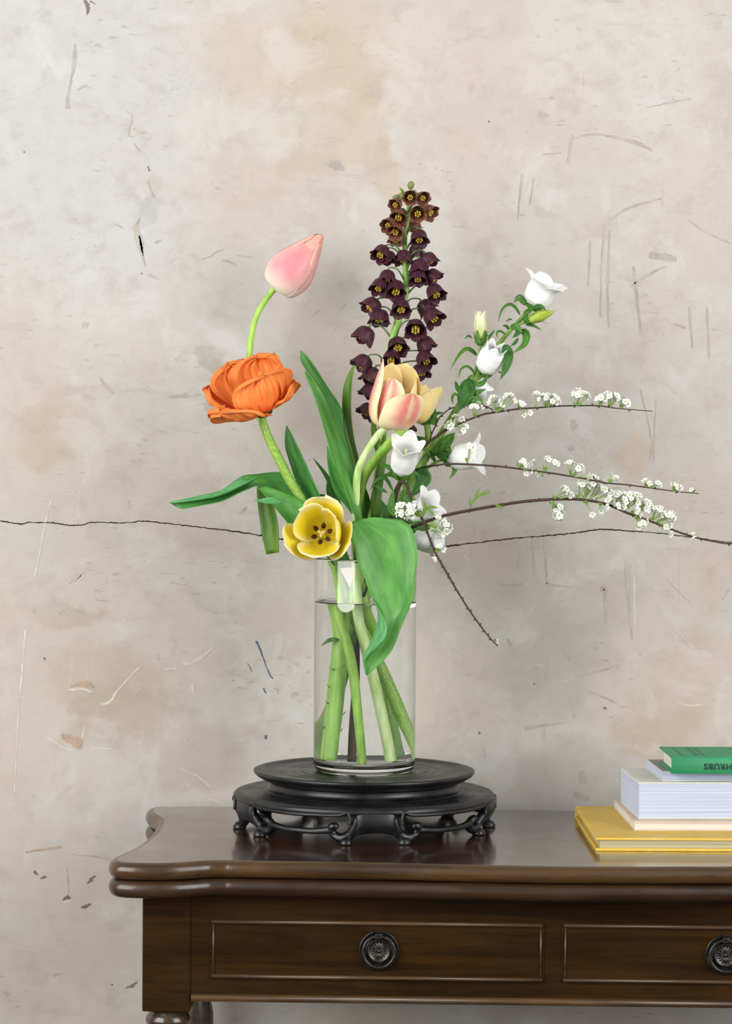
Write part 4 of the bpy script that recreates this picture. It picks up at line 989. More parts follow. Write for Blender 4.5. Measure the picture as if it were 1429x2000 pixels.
# ------------------------------------------------------------------ pink tulip
pink = thing('pink_tulip', 'closed pink tulip on a curved stem rising behind the orange poppy', 'flower', (-.01, 0.012, ZIN))
stem_tube('pink', m_stem, pink)
bp, tp = at(537, 566, YP), at(629, 459, YP - .012)
ax = (tp - bp).normalized()
Bp = frame_z(bp, ax, R(20))
Lp = (tp - bp).length * 100
for k in range(3):
    me = petal_mesh('petal', cmv([(.25, 0), (1.9, .5), (2.55, 2.0), (2.5, 3.7), (1.75, 5.6), (.75, Lp * .9), (.22, Lp)]), .030, m_pink, 1.0, 22, 15, .42, .30, 1.9, .85, .0006, crease=-.0006)
    obj('petal', me, pink, Bp @ Matrix.Rotation(R(120 * k + 60), 4, 'Z'), solid=.0006)
for k in range(3):
    Lk = Lp * (.93, .97, .90)[k]
    me = petal_mesh('petal', cmv([(.25, .02), (2.02, .46), (2.72, 1.92), (2.71, 3.55), (2.02, 5.4), (1.12, Lk * .89), (.62, Lk)]), .031, m_pink, 1.0, 22, 15, .42, .32, 1.9, .8, .0004, seed=k, crease=-.0005, curl=.0)
    obj('petal', me, pink, Bp @ Matrix.Rotation(R(120 * k), 4, 'Z'), solid=.0006)
# its leaves, falling to the left of the vase
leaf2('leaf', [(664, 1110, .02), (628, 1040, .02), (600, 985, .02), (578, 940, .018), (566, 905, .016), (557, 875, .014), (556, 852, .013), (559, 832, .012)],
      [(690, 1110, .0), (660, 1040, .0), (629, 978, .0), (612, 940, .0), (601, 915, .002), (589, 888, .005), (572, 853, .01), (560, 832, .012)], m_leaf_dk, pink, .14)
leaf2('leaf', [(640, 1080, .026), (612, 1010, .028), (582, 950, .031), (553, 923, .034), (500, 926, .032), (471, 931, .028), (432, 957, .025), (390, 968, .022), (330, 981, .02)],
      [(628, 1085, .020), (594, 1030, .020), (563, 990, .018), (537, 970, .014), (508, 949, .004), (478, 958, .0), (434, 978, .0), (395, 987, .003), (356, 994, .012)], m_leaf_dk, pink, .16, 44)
leaf2('leaf', [(470, 931, .026), (432, 957, .024), (390, 968, .02), (332, 981, .018)],
      [(500, 932, .002), (438, 962, .002), (392, 974, .004), (330, 983, .016)], m_leaf_blue, pink, .2, 24)

# ------------------------------------------------------------------ orange poppy
poppy = thing('orange_poppy', 'crumpled orange poppy on a thick hairy green stem', 'flower', (.035, .005, ZIN))
pop_path = STEMS['poppy'][0]
stem_tube('poppy', m_stem_pop, poppy, 16, .03)
hv, hf = [], []
PP = [Vector(p) for p in spline(pop_path, 240)]
hr = random.Random(4)
for i in range(4, 236):
    T = (PP[i + 1] - PP[i - 1]).normalized(); up = T.orthogonal().normalized()
    for q_ in range(3):
        a = hr.uniform(0, 2 * PI); d = Quaternion(T, a) @ up
        b0_ = PP[i] + d * .0048; tip_ = PP[i] + d * (.0075 + hr.uniform(-.001, .0016)) + T * hr.uniform(-.0012, .0012)
        s_ = T * .00011; c_ = T.cross(d) * .00011
        o_ = len(hv); hv += [b0_ - s_, b0_ + s_ + c_, b0_ - c_, tip_]
        hf += [(o_, o_ + 1, o_ + 3), (o_ + 1, o_ + 2, o_ + 3), (o_ + 2, o_, o_ + 3)]
tag(obj('stem_hair', mesh_of('stem_hair', hv, hf, m_hair, False), poppy), kind='stuff')
pb = at(514, 803, YO)
Po = frame_z(pb, (-.30, -.22, .93), 0)
v, f = lathe_data(cm([(0, -.75), (.55, -.7), (.95, -.45), (1.15, -.15), (1.0, .2), (.6, .5), (0, .7)]), 24)
obj('receptacle', mesh_of('receptacle', v, f, m_dark), poppy, Po)
pet = [  # azimuth from local X, profile, half width, pleat, seed
    (-64, [(.3, .05), (2.0, .3), (3.2, 1.3), (3.6, 2.9), (3.2, 4.7)], 4.5, .0044, 1.0),
    (-136, [(.3, 0), (2.0, 0), (3.7, .2), (5.1, 1.0), (5.8, 2.3)], 4.8, .0050, 4.4),
    (175, [(.3, 0), (2.0, .4), (4.0, 1.5), (5.3, 3.0), (5.6, 4.4)], 4.2, .0048, 2.2),
    (130, [(.3, 0), (1.8, .6), (3.2, 2.2), (3.9, 4.2), (3.8, 5.9)], 4.2, .0050, 3.1),
    (70, [(.3, .05), (1.6, .6), (2.8, 2.2), (3.0, 4.2), (2.6, 5.8)], 4.4, .0050, 6.3),
    (25, [(.3, .1), (1.6, .5), (2.8, 1.8), (3.3, 3.8), (3.1, 5.7)], 3.6, .0046, 8.0),
    (-10, [(.3, 0), (1.8, .2), (3.3, .7), (4.2, 1.3), (5.0, 2.1)], 3.2, .0034, 5.0),
]
for az, pr, W, pl, sd in pet:
    me = petal_mesh('petal', cmv(pr), W / 100, m_orange, 1.4, 34, 91, .72, .10, 2.2, .5, .003, 4.0, pleat=pl, pf=23, seed=sd)
    obj('petal', me, poppy, Po @ Matrix.Rotation(R(az), 4, 'Z'), solid=.0003)
m_pollen = plain('poppy_stamen', srgb(214, 170, 70), 0.7)
sv = []
for k in range(60):
    a = hr.uniform(0, 2 * PI); rr = hr.uniform(.004, .012)
    sv.append(tube_data([(rr * .4 * math.cos(a), rr * .4 * math.sin(a), .005), (rr * math.cos(a), rr * math.sin(a), .020 + hr.uniform(-.003, .003))], [.0002, .0006], 5, 2))
tag(obj('stamen_ring', mesh_of('stamen_ring', *merge(*sv), m_pollen), poppy, Po), kind='stuff')
# the small drooping leaf with a cut end below it
leaf2('leaf', [(646, 1086, .036), (600, 1010, .052), (560, 970, .058), (528, 945, .060), (503, 944, .060), (503, 982, .058), (507, 1015, .056), (511, 1045, .055), (520, 1083, .055)],
      [(656, 1086, .033), (615, 1025, .046), (590, 1000, .048), (556, 975, .050), (526, 962, .050), (535, 990, .047), (541, 1015, .046), (544, 1042, .045), (544, 1079, .045)], m_leaf_yel, poppy, .16, 40)

# ------------------------------------------------------------------ yellow tulip
yel = thing('yellow_tulip', 'wide open yellow tulip with dark anthers hanging over the vase rim', 'flower', (0, -.035, ZIN))
stem_tube('yellow', m_stem, yel)
By = frame_z(yb, (-.10, -.93, .20), 0)
UPL = By.to_3x3().inverted() @ Vector((0, 0, 1))
a_up = math.degrees(math.atan2(UPL.y, UPL.x))
RGT = By.to_3x3().inverted() @ Vector((1, 0, 0))
sgn = 1 if (UPL.x * RGT.y - UPL.y * RGT.x) < 0 else -1                 # clock angle measured clockwise from up
def clock(B, a): return B @ Matrix.Rotation(R(a_up - sgn * a), 4, 'Z')
outer = [(10, [(.2, 0), (1.9, .7), (2.9, 2.4), (3.3, 4.0), (3.75, 5.2)], 2.7), (112, [(.2, 0), (2.0, .7), (3.1, 2.4), (3.7, 4.0), (4.1, 5.3)], 2.6), (243, [(.2, 0), (2.0, .7), (3.2, 2.4), (3.8, 4.2), (4.15, 5.6)], 2.6)]
inner = [(62, [(.2, .05), (1.6, .8), (2.3, 2.5), (2.35, 4.3), (2.2, 5.9)], 2.5), (182, [(.2, .05), (1.7, .8), (2.6, 2.5), (3.0, 4.4), (3.3, 6.2)], 2.9), (312, [(.2, .05), (1.6, .8), (2.4, 2.5), (2.6, 4.3), (2.7, 5.9)], 2.7)]
for k, (a, pr, W) in enumerate(outer + inner):
    me = petal_mesh('petal', cmv(pr), W / 100, m_yellow, 1.0, 20, 17, .55, .3, 2.6, .5, .0022, 2.6, crease=.0009, seed=k * 1.3, curl=.0015)
    obj('petal', me, yel, clock(By, a), solid=.0005)
v1 = tube_data([(0, 0, .002), (0, 0, .022)], [.0032, .0026, .0024], 12, 8)
parts = [v1]
for k in range(3):
    a = R(120 * k + 20)
    parts.append(tube_data([(0, 0, .0215), (.003 * math.cos(a), .003 * math.sin(a), .0235), (.0052 * math.cos(a), .0052 * math.sin(a), .0228)], [.0022, .002, .0009], 8, 6))
obj('pistil', mesh_of('pistil', *merge(*parts), m_pistil), yel, By)
for k in range(6):
    a = R(60 * k + 14)
    c, s = math.cos(a), math.sin(a)
    o = obj('stamen', mesh_of('stamen', *tube_data([(.004 * c, .004 * s, .004), (.008 * c, .008 * s, .011), (.0092 * c, .0092 * s, .015)], [.0008, .0009, .0007], 6, 6), m_pistil), yel, By)
    obj('anther', mesh_of('anther', *tube_data([(.0075 * c, .0075 * s, .0145), (.0095 * c, .0095 * s, .0180), (.0125 * c, .0125 * s, .0210)], [.0012, .0027, .0027, .0010], 8, 8), m_anther_dk), o, By)
# its big leaf that folds down over the front of the vase
leaf2('leaf', [(676, 1060, -.050), (678, 1026, -.062), (689, 1062, -.076), (700, 1102, -.080), (712, 1130, -.079), (724, 1165, -.078), (738, 1190, -.080), (752, 1224, -.086), (750, 1246, -.088), (734, 1266, -.085), (712, 1290, -.080), (715, 1319, -.078)],
      [(700, 1050, -.045), (712, 1013, -.058), (762, 1012, -.062), (797, 1023, -.066), (811, 1056, -.070), (815, 1092, -.072), (810, 1130, -.072), (811, 1158, -.072), (800, 1190, -.072), (784, 1226, -.074), (762, 1274, -.076), (717, 1319, -.078)],
      m_leaf, yel, .10, 60, 15, .0008, .0012, 1)
leaf2('leaf', [(727, 1168, -.076), (736, 1187, -.080), (737, 1214, -.084), (727, 1246, -.085), (710, 1281, -.082), (709, 1296, -.081), (714, 1316, -.079)],
      [(728, 1170, -.079), (741, 1192, -.088), (755, 1222, -.098), (752, 1246, -.099), (737, 1264, -.094), (713, 1288, -.086), (715, 1317, -.080)], m_leaf_blue, yel, -.08, 34)
# mid leaf and curled tip beneath the poppy stem
leaf2('leaf', [(506, 953, -.012), (522, 951, -.01), (558, 964, -.008), (598, 983, -.006), (640, 1030, -.012), (664, 1096, -.020)],
      [(506, 954, -.014), (527, 977, -.03), (552, 1010, -.034), (572, 1032, -.036), (612, 1058, -.034), (652, 1104, -.026)], m_leaf, yel, .2, 34)
leaf2('leaf', [(496, 977, -.035), (530, 971, -.036), (545, 975, -.034), (560, 982, -.032)], [(496, 978, -.036), (524, 983, -.044), (545, 982, -.044), (559, 980, -.034)], m_leaf_blue, yel, .2, 18, 7)

# ------------------------------------------------------------------ peach tulip (front) and cream tulip (behind it)
peach = thing('peach_tulip', 'peach and cream striped tulip standing above the middle of the vase', 'flower', (.01, -.01, ZIN))
stem_tube('peach', m_stem_white, peach)
Bk = frame_z(kb, (.20, -.16, .96), 0)
def cam_az(B, a):                                                     # azimuth measured from the camera-facing side, positive to the right
    L = B.to_3x3().inverted() @ Vector((math.sin(R(a)), -math.cos(R(a)), 0))
    return B @ Matrix.Rotation(math.atan2(L.y, L.x), 4, 'Z')
kp = [  # azimuth, profile, half width
    (38, [(.2, 0), (2.2, .5), (3.2, 2.0), (3.4, 3.6), (3.3, 5.1)], 3.3, m_peach, 1.0),
    (-88, [(.2, 0), (2.0, .6), (2.75, 2.4), (2.6, 5.0), (2.2, 7.9)], 2.5, m_peach, 2.0),
    (165, [(.2, 0), (2.0, .6), (2.75, 2.4), (2.8, 5.0), (2.1, 7.7)], 3.3, m_cream, 3.0),
    (-20, [(.2, .05), (1.6, .6), (2.2, 2.4), (2.1, 4.4), (1.7, 6.2)], 2.3, m_peach, 4.0),
    (100, [(.2, .05), (1.7, .6), (2.35, 2.4), (2.4, 4.6), (2.0, 6.6)], 2.6, m_cream, 5.0),
    (-135, [(.2, .05), (1.7, .6), (2.3, 2.4), (2.2, 4.8), (1.5, 7.5)], 2.7, m_cream, 6.0),
]
for az, pr, W, mt, sd in kp:
    me = petal_mesh('petal', cmv(pr), W / 100, mt, 1.0, 22, 17, .52, .3, 2.3, .6, .0016, 2.4, crease=-.0006, seed=sd, curl=.001)
    obj('petal', me, peach, cam_az(Bk, az), solid=.0006)
leaf2('leaf', [(690, 1100, -.03), (694, 1018, -.032), (686, 996, -.034), (670, 946, -.038), (650, 900, -.04), (636, 850, -.04), (617, 783, -.038), (597, 733, -.036), (595, 724, -.035)],
      [(704, 1100, -.02), (706, 1015, -.020), (703, 985, -.020), (699, 951, -.018), (687, 905, -.016), (667, 850, -.014), (646, 800, -.014), (622, 755, -.022), (597, 724, -.034)], m_leaf, peach, .16, 50)
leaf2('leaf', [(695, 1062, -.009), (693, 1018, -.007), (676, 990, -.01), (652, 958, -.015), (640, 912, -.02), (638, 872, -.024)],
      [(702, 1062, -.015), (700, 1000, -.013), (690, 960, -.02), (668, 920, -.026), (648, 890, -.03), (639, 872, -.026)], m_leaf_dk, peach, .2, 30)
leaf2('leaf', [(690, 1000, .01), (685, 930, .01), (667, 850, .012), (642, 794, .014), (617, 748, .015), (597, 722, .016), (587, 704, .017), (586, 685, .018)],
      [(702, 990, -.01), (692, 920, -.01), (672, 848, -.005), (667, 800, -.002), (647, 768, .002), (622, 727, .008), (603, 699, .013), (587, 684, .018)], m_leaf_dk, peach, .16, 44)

cream = thing('cream_tulip', 'half hidden cream yellow tulip behind the peach tulip', 'flower', (.015, .01, ZIN))
stem_tube('cream', m_stem, cream)
Bc = frame_z(cb, (.42, .15, .88), 0)
for k, (az, ln, W) in enumerate([(0, 4.4, 2.4), (62, 5.2, 2.5), (125, 5.4, 2.5), (185, 5.0, 2.4), (-120, 5.0, 2.4), (-55, 4.4, 2.4)]):
    me = petal_mesh('petal', cmv([(.2, 0), (1.5, .5), (2.0, 1.8), (2.0, ln * .62), (1.95, ln)]), W / 100, m_cream, 1.0, 18, 15, .55, .3, 1.7, .75, .0014, 2.2, crease=-.0008, seed=k)
    obj('petal', me, cream, cam_az(Bc, az), solid=.0005)
leaf2('leaf', [(694, 950, .02), (684, 890, .02), (671, 842, .022), (668, 794, .024), (671, 756, .026), (681, 728, .028), (692, 710, .03)],
      [(712, 950, .01), (699, 892, .008), (690, 850, .008), (685, 800, .01), (686, 765, .016), (688, 735, .022), (693, 710, .03)], m_leaf_yel, cream, .14, 34)
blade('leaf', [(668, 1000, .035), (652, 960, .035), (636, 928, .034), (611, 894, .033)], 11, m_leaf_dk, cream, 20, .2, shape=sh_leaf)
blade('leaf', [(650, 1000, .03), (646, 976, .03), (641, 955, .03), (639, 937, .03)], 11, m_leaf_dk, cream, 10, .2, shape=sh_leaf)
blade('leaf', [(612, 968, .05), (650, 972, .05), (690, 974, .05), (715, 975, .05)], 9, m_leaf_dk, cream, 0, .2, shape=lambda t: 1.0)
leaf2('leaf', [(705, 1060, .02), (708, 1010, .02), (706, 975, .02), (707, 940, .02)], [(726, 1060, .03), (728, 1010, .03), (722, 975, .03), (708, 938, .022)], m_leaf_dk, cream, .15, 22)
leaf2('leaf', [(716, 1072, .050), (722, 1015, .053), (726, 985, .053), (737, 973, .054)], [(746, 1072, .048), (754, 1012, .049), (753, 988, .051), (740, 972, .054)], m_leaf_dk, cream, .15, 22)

# ------------------------------------------------------------------ fritillary
frit = thing('plum_fritillary', 'tall spire of drooping dark plum bell flowers at the back of the vase', 'flower', (-.03, -.005, ZIN))
stem_tube('fritillary', m_stem_frit, frit, 16, .02)
for (x_, y_, dx_, w_) in [(652, 1250, -14, 4), (648, 1306, -16, 4), (636, 1340, -10, 3), (664, 1300, 6, 3), (632, 1372, -10, 3), (660, 1392, 12, 3), (622, 1420, -8, 3), (656, 1425, 9, 3), (648, 1470, 7, 3)]:
    q0_, q1_ = CX + (x_ - CX) / 1.33, CX + (x_ + dx_ - CX) / 1.33
    blade('leaf_scar', [(q0_, y_, -.022), ((q0_ + q1_) / 2, y_ + 1, -.024), (q1_, y_ - 5, -.022)], w_, m_stem_camp, frit, 0, .2, 6, 3, sh_leaf)
blade('leaf', [(CX + (660 - CX) / 1.33, 1247, -.012), (CX + (636 - CX) / 1.33, 1250, -.016), (CX + (612 - CX) / 1.33, 1262, -.018)], 8, m_leaf_yel, frit, 25, .2, 12, 5, sh_leaf)
def stem_at(y):
    for (x0, y0), (x1, y1) in zip(fs_px, fs_px[1:]):
        if y <= y1: return x0 + (x1 - x0) * max(0, (y - y0)) / (y1 - y0)
    return fs_px[-1][0]
def bell_petal(mat, k):
    return petal_mesh('petal', cmv([(.12, 0), (.62, .12), (.92, .55), (1.02, 1.1), (1.12, 1.55), (1.28, 1.85)]), .0062, mat, 1.0, 9, 7, .6, .5, 2.4, .5, .0008, 2.0, seed=k, crease=-.0003)
BPM = {m_frit: [bell_petal(m_frit, k) for k in range(3)], m_frit_young: [bell_petal(m_frit_young, k) for k in range(3)]}
parts = []
for k in range(6):
    a = R(60 * k); c, s = math.cos(a), math.sin(a)
    parts.append(tube_data([(.0015 * c, .0015 * s, .002), (.003 * c, .003 * s, .008), (.0034 * c, .0034 * s, .0150)], [.0004, .0006, .0013, .0011], 6, 7))
parts.append(tube_data([(0, 0, .001), (0, 0, .014)], [.0016, .0008], 6, 3))
ST_ME = mesh_of('stamen_cluster', *merge(*parts), m_anther_y)
bells = [  # px, py, dir x, dir down, towards camera, scale, young?
    (801, 385, 0, .35, .9, .74, 1), (824, 386, .35, .3, .8, .72, 1), (773, 399, -.4, .5, .7, .74, 1), (815, 417, .1, .3, .9, .84, 1), (838, 414, .6, .5, .45, .80, 1), (778, 423, -.1, .7, .6, .84, 1),
    (760, 438, -.4, .5, .7, .80, 1), (773, 451, -.25, .6, .7, .86, 1), (773, 467, -.2, .9, .3, .78, 1), (808, 438, .1, .9, -.4, .74, 1), (818, 464, .1, .85, .5, .92, 0),
    (745, 494, -.35, .7, .55, .95, 0), (757, 504, .1, .95, .2, .84, 0), (788, 504, 0, .95, .25, .95, 0), (812, 491, .05, 1, -.2, .86, 0), (836, 508, .45, .85, .15, .90, 0), (819, 522, .05, .95, .3, .98, 0),
    (816, 541, 0, .85, .45, .94, 0), (845, 541, .7, .7, .1, .92, 0), (756, 543, -.15, .9, .35, .96, 0), (741, 559, -.3, .8, .5, .96, 0), (773, 565, 0, .75, .6, 1.04, 0), (849, 571, .35, .75, .5, 1.02, 0),
    (726, 598, -.65, .7, .3, 1.02, 0), (741, 621, -.05, .95, .3, 1.02, 0), (783, 601, 0, .75, .6, 1.04, 0), (831, 601, .6, .75, -.1, .98, 0), (844, 619, .55, .7, .4, 1.02, 0), (811, 642, .05, .65, .7, 1.06, 0),
    (712, 655, -.5, .85, .1, 1.06, 0), (776, 675, .1, .7, .65, 1.06, 0), (831, 674, .5, .85, .1, 1.06, 0), (830, 703, .45, .75, .45, 1.06, 0), (764, 700, -.1, .7, .65, 1.06, 0), (708, 710, -.65, .75, .2, 1.06, 0),
    (726, 734, -.4, .9, .2, 1.02, 0), (822, 726, .2, .9, .3, .98, 0), (716, 803, -.6, .7, .2, .95, 0), (792, 836, .35, .9, .1, 1.0, 0), (722, 764, -.5, .8, .1, .95, 0),
]
for i, (x, y, dx, dy, dc, s, yg) in enumerate(bells):
    mat = m_frit_young if yg else m_frit
    axis = Vector((dx, -dc, -dy)).normalized()
    side = (x - stem_at(y)) / 55.0
    Yb = YF - .026 * max(-.6, min(1, dc * 1.2)) * (1 if abs(side) < 1 else .6)
    c = at(x, y, Yb)
    a0 = c - axis * (.0098 * s)
    w_ = rnd.uniform(1.0, 1.14)
    B = frame_z(a0, axis, rnd.uniform(0, 1)) @ Matrix.Diagonal((s * w_, s * w_ * rnd.uniform(.92, 1.06), s * rnd.uniform(.94, 1.08), 1.0))
    ys = y - 2 if y < 470 else y + (10 if abs(side) > .5 else 2)
    s0 = at(stem_at(ys), ys, YF)
    mid = (s0 + a0) / 2 + Vector((0, -.002, .006 if abs(side) > .4 else .003)) - axis * .003
    pv, pf = tube_data([s0, mid, a0 - axis * .004, a0 + axis * .001], [.0014, .0010, .0009, .0013], 7, 12)
    cv, cf = lathe_data([(0, -.0015), (.0022, -.0006), (.0040, .0010), (.0034, .0022), (0, .003)], 10)
    Bs = frame_z(a0, axis) @ Matrix.Scale(s, 4)
    bell = obj('bell_flower', mesh_of('bell_flower', *merge((pv, pf), ([Bs @ Vector(q) for q in cv], cf)), m_pedi), frit)
    for k in range(6):
        obj('petal', BPM[mat][k % 3], bell, B @ Matrix.Rotation(R(60 * k), 4, 'Z') @ Matrix.Scale(1.0 if k % 2 else .97, 4), solid=.0005)
    obj('stamen_cluster', ST_ME, bell, B)
# buds at the tip
m_budg = plain('olive_bud', srgb(122, 130, 74), .5)
for (x, y, dx, dy, r_, L_) in [(802, 362, .2, -1, .0042, .011), (773, 386, -.6, .3, .0036, .011), (785, 383, .3, .5, .0034, .010)]:
    v, f = lathe_data([(0, 0), (r_ * .7, L_ * .12), (r_, L_ * .45), (r_ * .8, L_ * .8), (0, L_)], 12)
    ax_ = Vector((dx, -.2, -dy)).normalized()
    obj('bud', mesh_of('bud', v, f, m_budg), frit, frame_z(at(x, y, YF - .004) - ax_ * L_ / 2, ax_))
blade('bract', [(789, 377, YF), (784, 371, YF), (779, 366, YF)], 5, m_leaf_yel, frit, 0)
blade('leaf', [(746, 905, .03), (736, 870, .03), (729, 835, .03), (732, 800, .032)], 16, m_leaf_yel, frit, 30, .2, shape=sh_leaf)
leaf2('leaf', [(724, 1010, .0), (728, 960, .0), (736, 915, .005), (742, 870, .012), (748, 850, .02)], [(742, 1010, .006), (746, 960, .01), (752, 910, .015), (756, 875, .02), (752, 850, .022)], m_leaf_yel, frit, .2, 26)

# ------------------------------------------------------------------ white bellflowers
def corolla(L, r, flare, mat, lobes=5, seed=0, mouth=1.0):
    nt, nu = 20, 50; rows = []
    for i in range(nt):
        t = i / (nt - 1); row = []
        for j in range(nu + 1):
            th = 2 * PI * j / nu
            lobe = .5 + .5 * math.cos(lobes * th + seed)              # 1 in the middle of a lobe
            base = lerpc([(0, .16), (.10, .62), (.28, .95), (.5, 1.02), (.72, .98), (.86, 1.04 * mouth), (1, 1.12 * mouth)], t)
            rr = r * base * (1 + .035 * math.cos(lobes * th + seed) * t)
            e = max(0, (t - .74) / .26)
            zz = L * (t * .92 + e * .08) - L * .20 * e * (1 - lobe ** .6)
            rr += flare * r * e ** 1.5 * (.35 + .65 * lobe)
            zz -= flare * L * .16 * e ** 2.5 * lobe
            rr += r * .03 * mnoise.noise(Vector((math.cos(th) * 2 + seed, math.sin(th) * 2, t * 3)))
            row.append(Vector((rr * math.cos(th), rr * math.sin(th), zz)))
        rows.append(row)
    return grid_mesh('corolla', rows, mat)
def calyx_data(r, h):
    parts = [lathe_data([(0, -h * .35), (r * .55, -h * .3), (r * .85, 0), (r * .8, h * .25), (r * .5, h * .35), (0, h * .3)], 16)]
    for k in range(5):
        a0_ = 2 * PI * k / 5; vs = []; fs_ = []
        for i in range(6):
            t = i / 5
            rr = r * (.75 + .35 * math.sin(PI * .6 * t)); z = h * (-.1 + 1.25 * t); w = r * .62 * (1 - t) ** .7 + .0002
            for q_, b_ in ((-1, 0), (0, .22), (1, 0)):
                x, y = rr + b_ * w, q_ * w
                vs.append((x * math.cos(a0_) - y * math.sin(a0_), x * math.sin(a0_) + y * math.cos(a0_), z))
        for i in range(5):
            for j in range(2): fs_.append((i * 3 + j, i * 3 + j + 1, (i + 1) * 3 + j + 1, (i + 1) * 3 + j))
        parts.append((vs, fs_))
    return merge(*parts)
def bell(parent, base, mouth, wpx, flare=.45, mouthw=1.0, sd=0, kind='open', cal=1.0):
    b, m_ = at(*base), at(*mouth)
    ax_ = (m_ - b); L = ax_.length; r = wpx * PXM / 2
    B = frame_z(b, ax_, sd)
    v, f = calyx_data(r * .62 * cal, .0095 * cal)
    cup_ = obj('calyx', mesh_of('calyx', v, f, m_cleaf), parent, B)
    if kind == 'open':
        obj('corolla', corolla(L, r, flare, m_whitebell, 5, sd, mouthw), cup_, B, solid=.0004)
        obj('style', mesh_of('style', *tube_data([(0, 0, L * .1), (0, 0, L * .72)], [.0012, .0014], 8, 4), m_pistil), cup_, B)
    else:
        mt = m_bud if kind == 'bud' else m_greenbud
        rows = []
        for i in range(14):
            t = i / 13; row = []
            for j in range(31):
                th = 2 * PI * j / 30
                rr = r * lerpc([(0, .5), (.2, .85), (.5, 1.0), (.8, .85 if kind == 'bud' else .55), (1, .78 if kind == 'bud' else .05)], t) * (1 + .10 * math.cos(5 * th))
                zz = L * t - (L * .16 * max(0, (t - .7) / .3) * (.5 - .5 * math.cos(5 * th)) if kind == 'bud' else 0)
                row.append(Vector((rr * math.cos(th), rr * math.sin(th), zz)))
            rows.append(row)
        obj('bud', grid_mesh('bud', rows, mt), cup_, B, solid=.0004)
    return cup_
bfa = thing('white_bellflower', 'long diagonal white bellflower stem with a bell at its tip and two buds', 'flower', (-.03, .01, ZIN))
stem_tube('bellflower', m_stem_camp, bfa)
bell(bfa, (1040, 600, YC), (1072, 541, YC - .012), 56, .55, 1.0, .6)
bell(bfa, (945, 730, YC - .012), (972, 672, YC - .03), 50, .05, .72, 1.1)
bell(bfa, (938, 668, YC - .006), (938, 607, YC - .008), 25, kind='bud', cal=1.5, sd=.4)
bell(bfa, (1028, 626, YC - .012), (1082, 608, YC - .02), 22, kind='green', cal=1.2)
bell(bfa, (918, 738, YC + .01), (950, 775, YC + .012), 38, .2, .9, .2, cal=.8)
bell(bfa, (870, 896, YC - .012), (948, 888, YC - .022), 50, .62, 1.0, .35)
for pts in ([(905, 778, YC), (922, 740, YC), (935, 700, YC - .004), (938, 672, YC - .006)], [(925, 745, YC), (936, 738, YC - .006), (945, 732, YC - .012)], [(796, 948, YC), (828, 920, YC - .006), (850, 903, YC - .012), (872, 896, YC - .012)],
            [(998, 643, YC), (1014, 634, YC - .008), (1029, 626, YC - .012)], [(905, 778, YC), (910, 755, YC + .008), (920, 740, YC + .01)]):
    tube('flower_stalk', ats(pts), [.0022, .0018, .0018], m_stem_camp, bfa, 8, 12)
cl = [  # path, width px, dark?, twist
    ([(931, 694), (922, 686), (910, 682), (896, 694), (879, 722)], 10, 0, 35), ([(926, 729), (918, 719), (909, 716), (899, 723), (895, 739)], 6, 0, 40), ([(984, 673), (991, 690), (988, 715), (977, 741)], 21, 1, 0),
    ([(986, 652), (977, 647), (970, 650), (972, 662)], 5, 0, 30), ([(1015, 615), (1006, 601), (994, 595), (980, 605), (972, 629)], 8, 0, 40), ([(1000, 624), (994, 624), (987, 629)], 4, 0, 20), ([(994, 643), (988, 637), (981, 636)], 6, 0, 10),
    ([(1016, 645), (1027, 652), (1024, 672), (1002, 689)], 15, 0, 10), ([(1012, 660), (1005, 670), (997, 676)], 6, 1, 0), ([(1026, 634), (1042, 636), (1057, 645)], 6, 0, 20), ([(1022, 646), (1030, 656), (1032, 668)], 5, 0, 30),
    ([(1026, 596), (1014, 584), (1002, 590)], 9, 0, 10), ([(1028, 590), (1016, 577), (1003, 583)], 4, 1, 10), ([(1040, 602), (1054, 598), (1066, 606)], 9, 1, 0), ([(1022, 612), (1034, 606), (1040, 594)], 10, 0, 0),
    ([(917, 740), (912, 760), (904, 782), (898, 801)], 31, 1, 0), ([(901, 769), (893, 757), (889, 743)], 9, 0, 0), ([(898, 775), (888, 770), (883, 778), (884, 791)], 6, 0, 30), ([(908, 776), (926, 768), (949, 760)], 12, 0, 0), ([(906, 788), (930, 780), (945, 792)], 13, 0, 0),
    ([(926, 752), (942, 748), (953, 733)], 10, 0, 0), ([(942, 640), (952, 656), (960, 650)], 3, 1, 0), ([(952, 664), (960, 652), (966, 644)], 4, 1, 0), ([(922, 660), (914, 656), (907, 662)], 4, 1, 0), ([(968, 726), (974, 726), (980, 730)], 3, 1, 0),
    ([(848, 890), (862, 872), (878, 856), (888, 845)], 24, 0, 0), ([(860, 890), (876, 884), (878, 864)], 7, 0, 0), ([(850, 902), (838, 884), (822, 876)], 9, 0, 20), ([(880, 905), (888, 918), (877, 936)], 9, 0, 0), ([(852, 888), (864, 890), (872, 896)], 14, 1, 0),
    ([(880, 890), (888, 880), (896, 875)], 3, 1, 0), ([(1006, 634), (1012, 648), (1000, 660)], 12, 1, 0), ([(996, 640), (1008, 638), (1020, 650)], 12, 0, 0),
]
for i, (pts, w, dk, tw) in enumerate(cl):
    blade('leaf', [(x, y, YC - .006 - .012 * (i % 3) * .6 - .006 * k_) for k_, (x, y) in enumerate(pts)], w, m_cleaf_dk if dk else m_cleaf, bfa, tw, .25, 14, 5, sh_leaf)

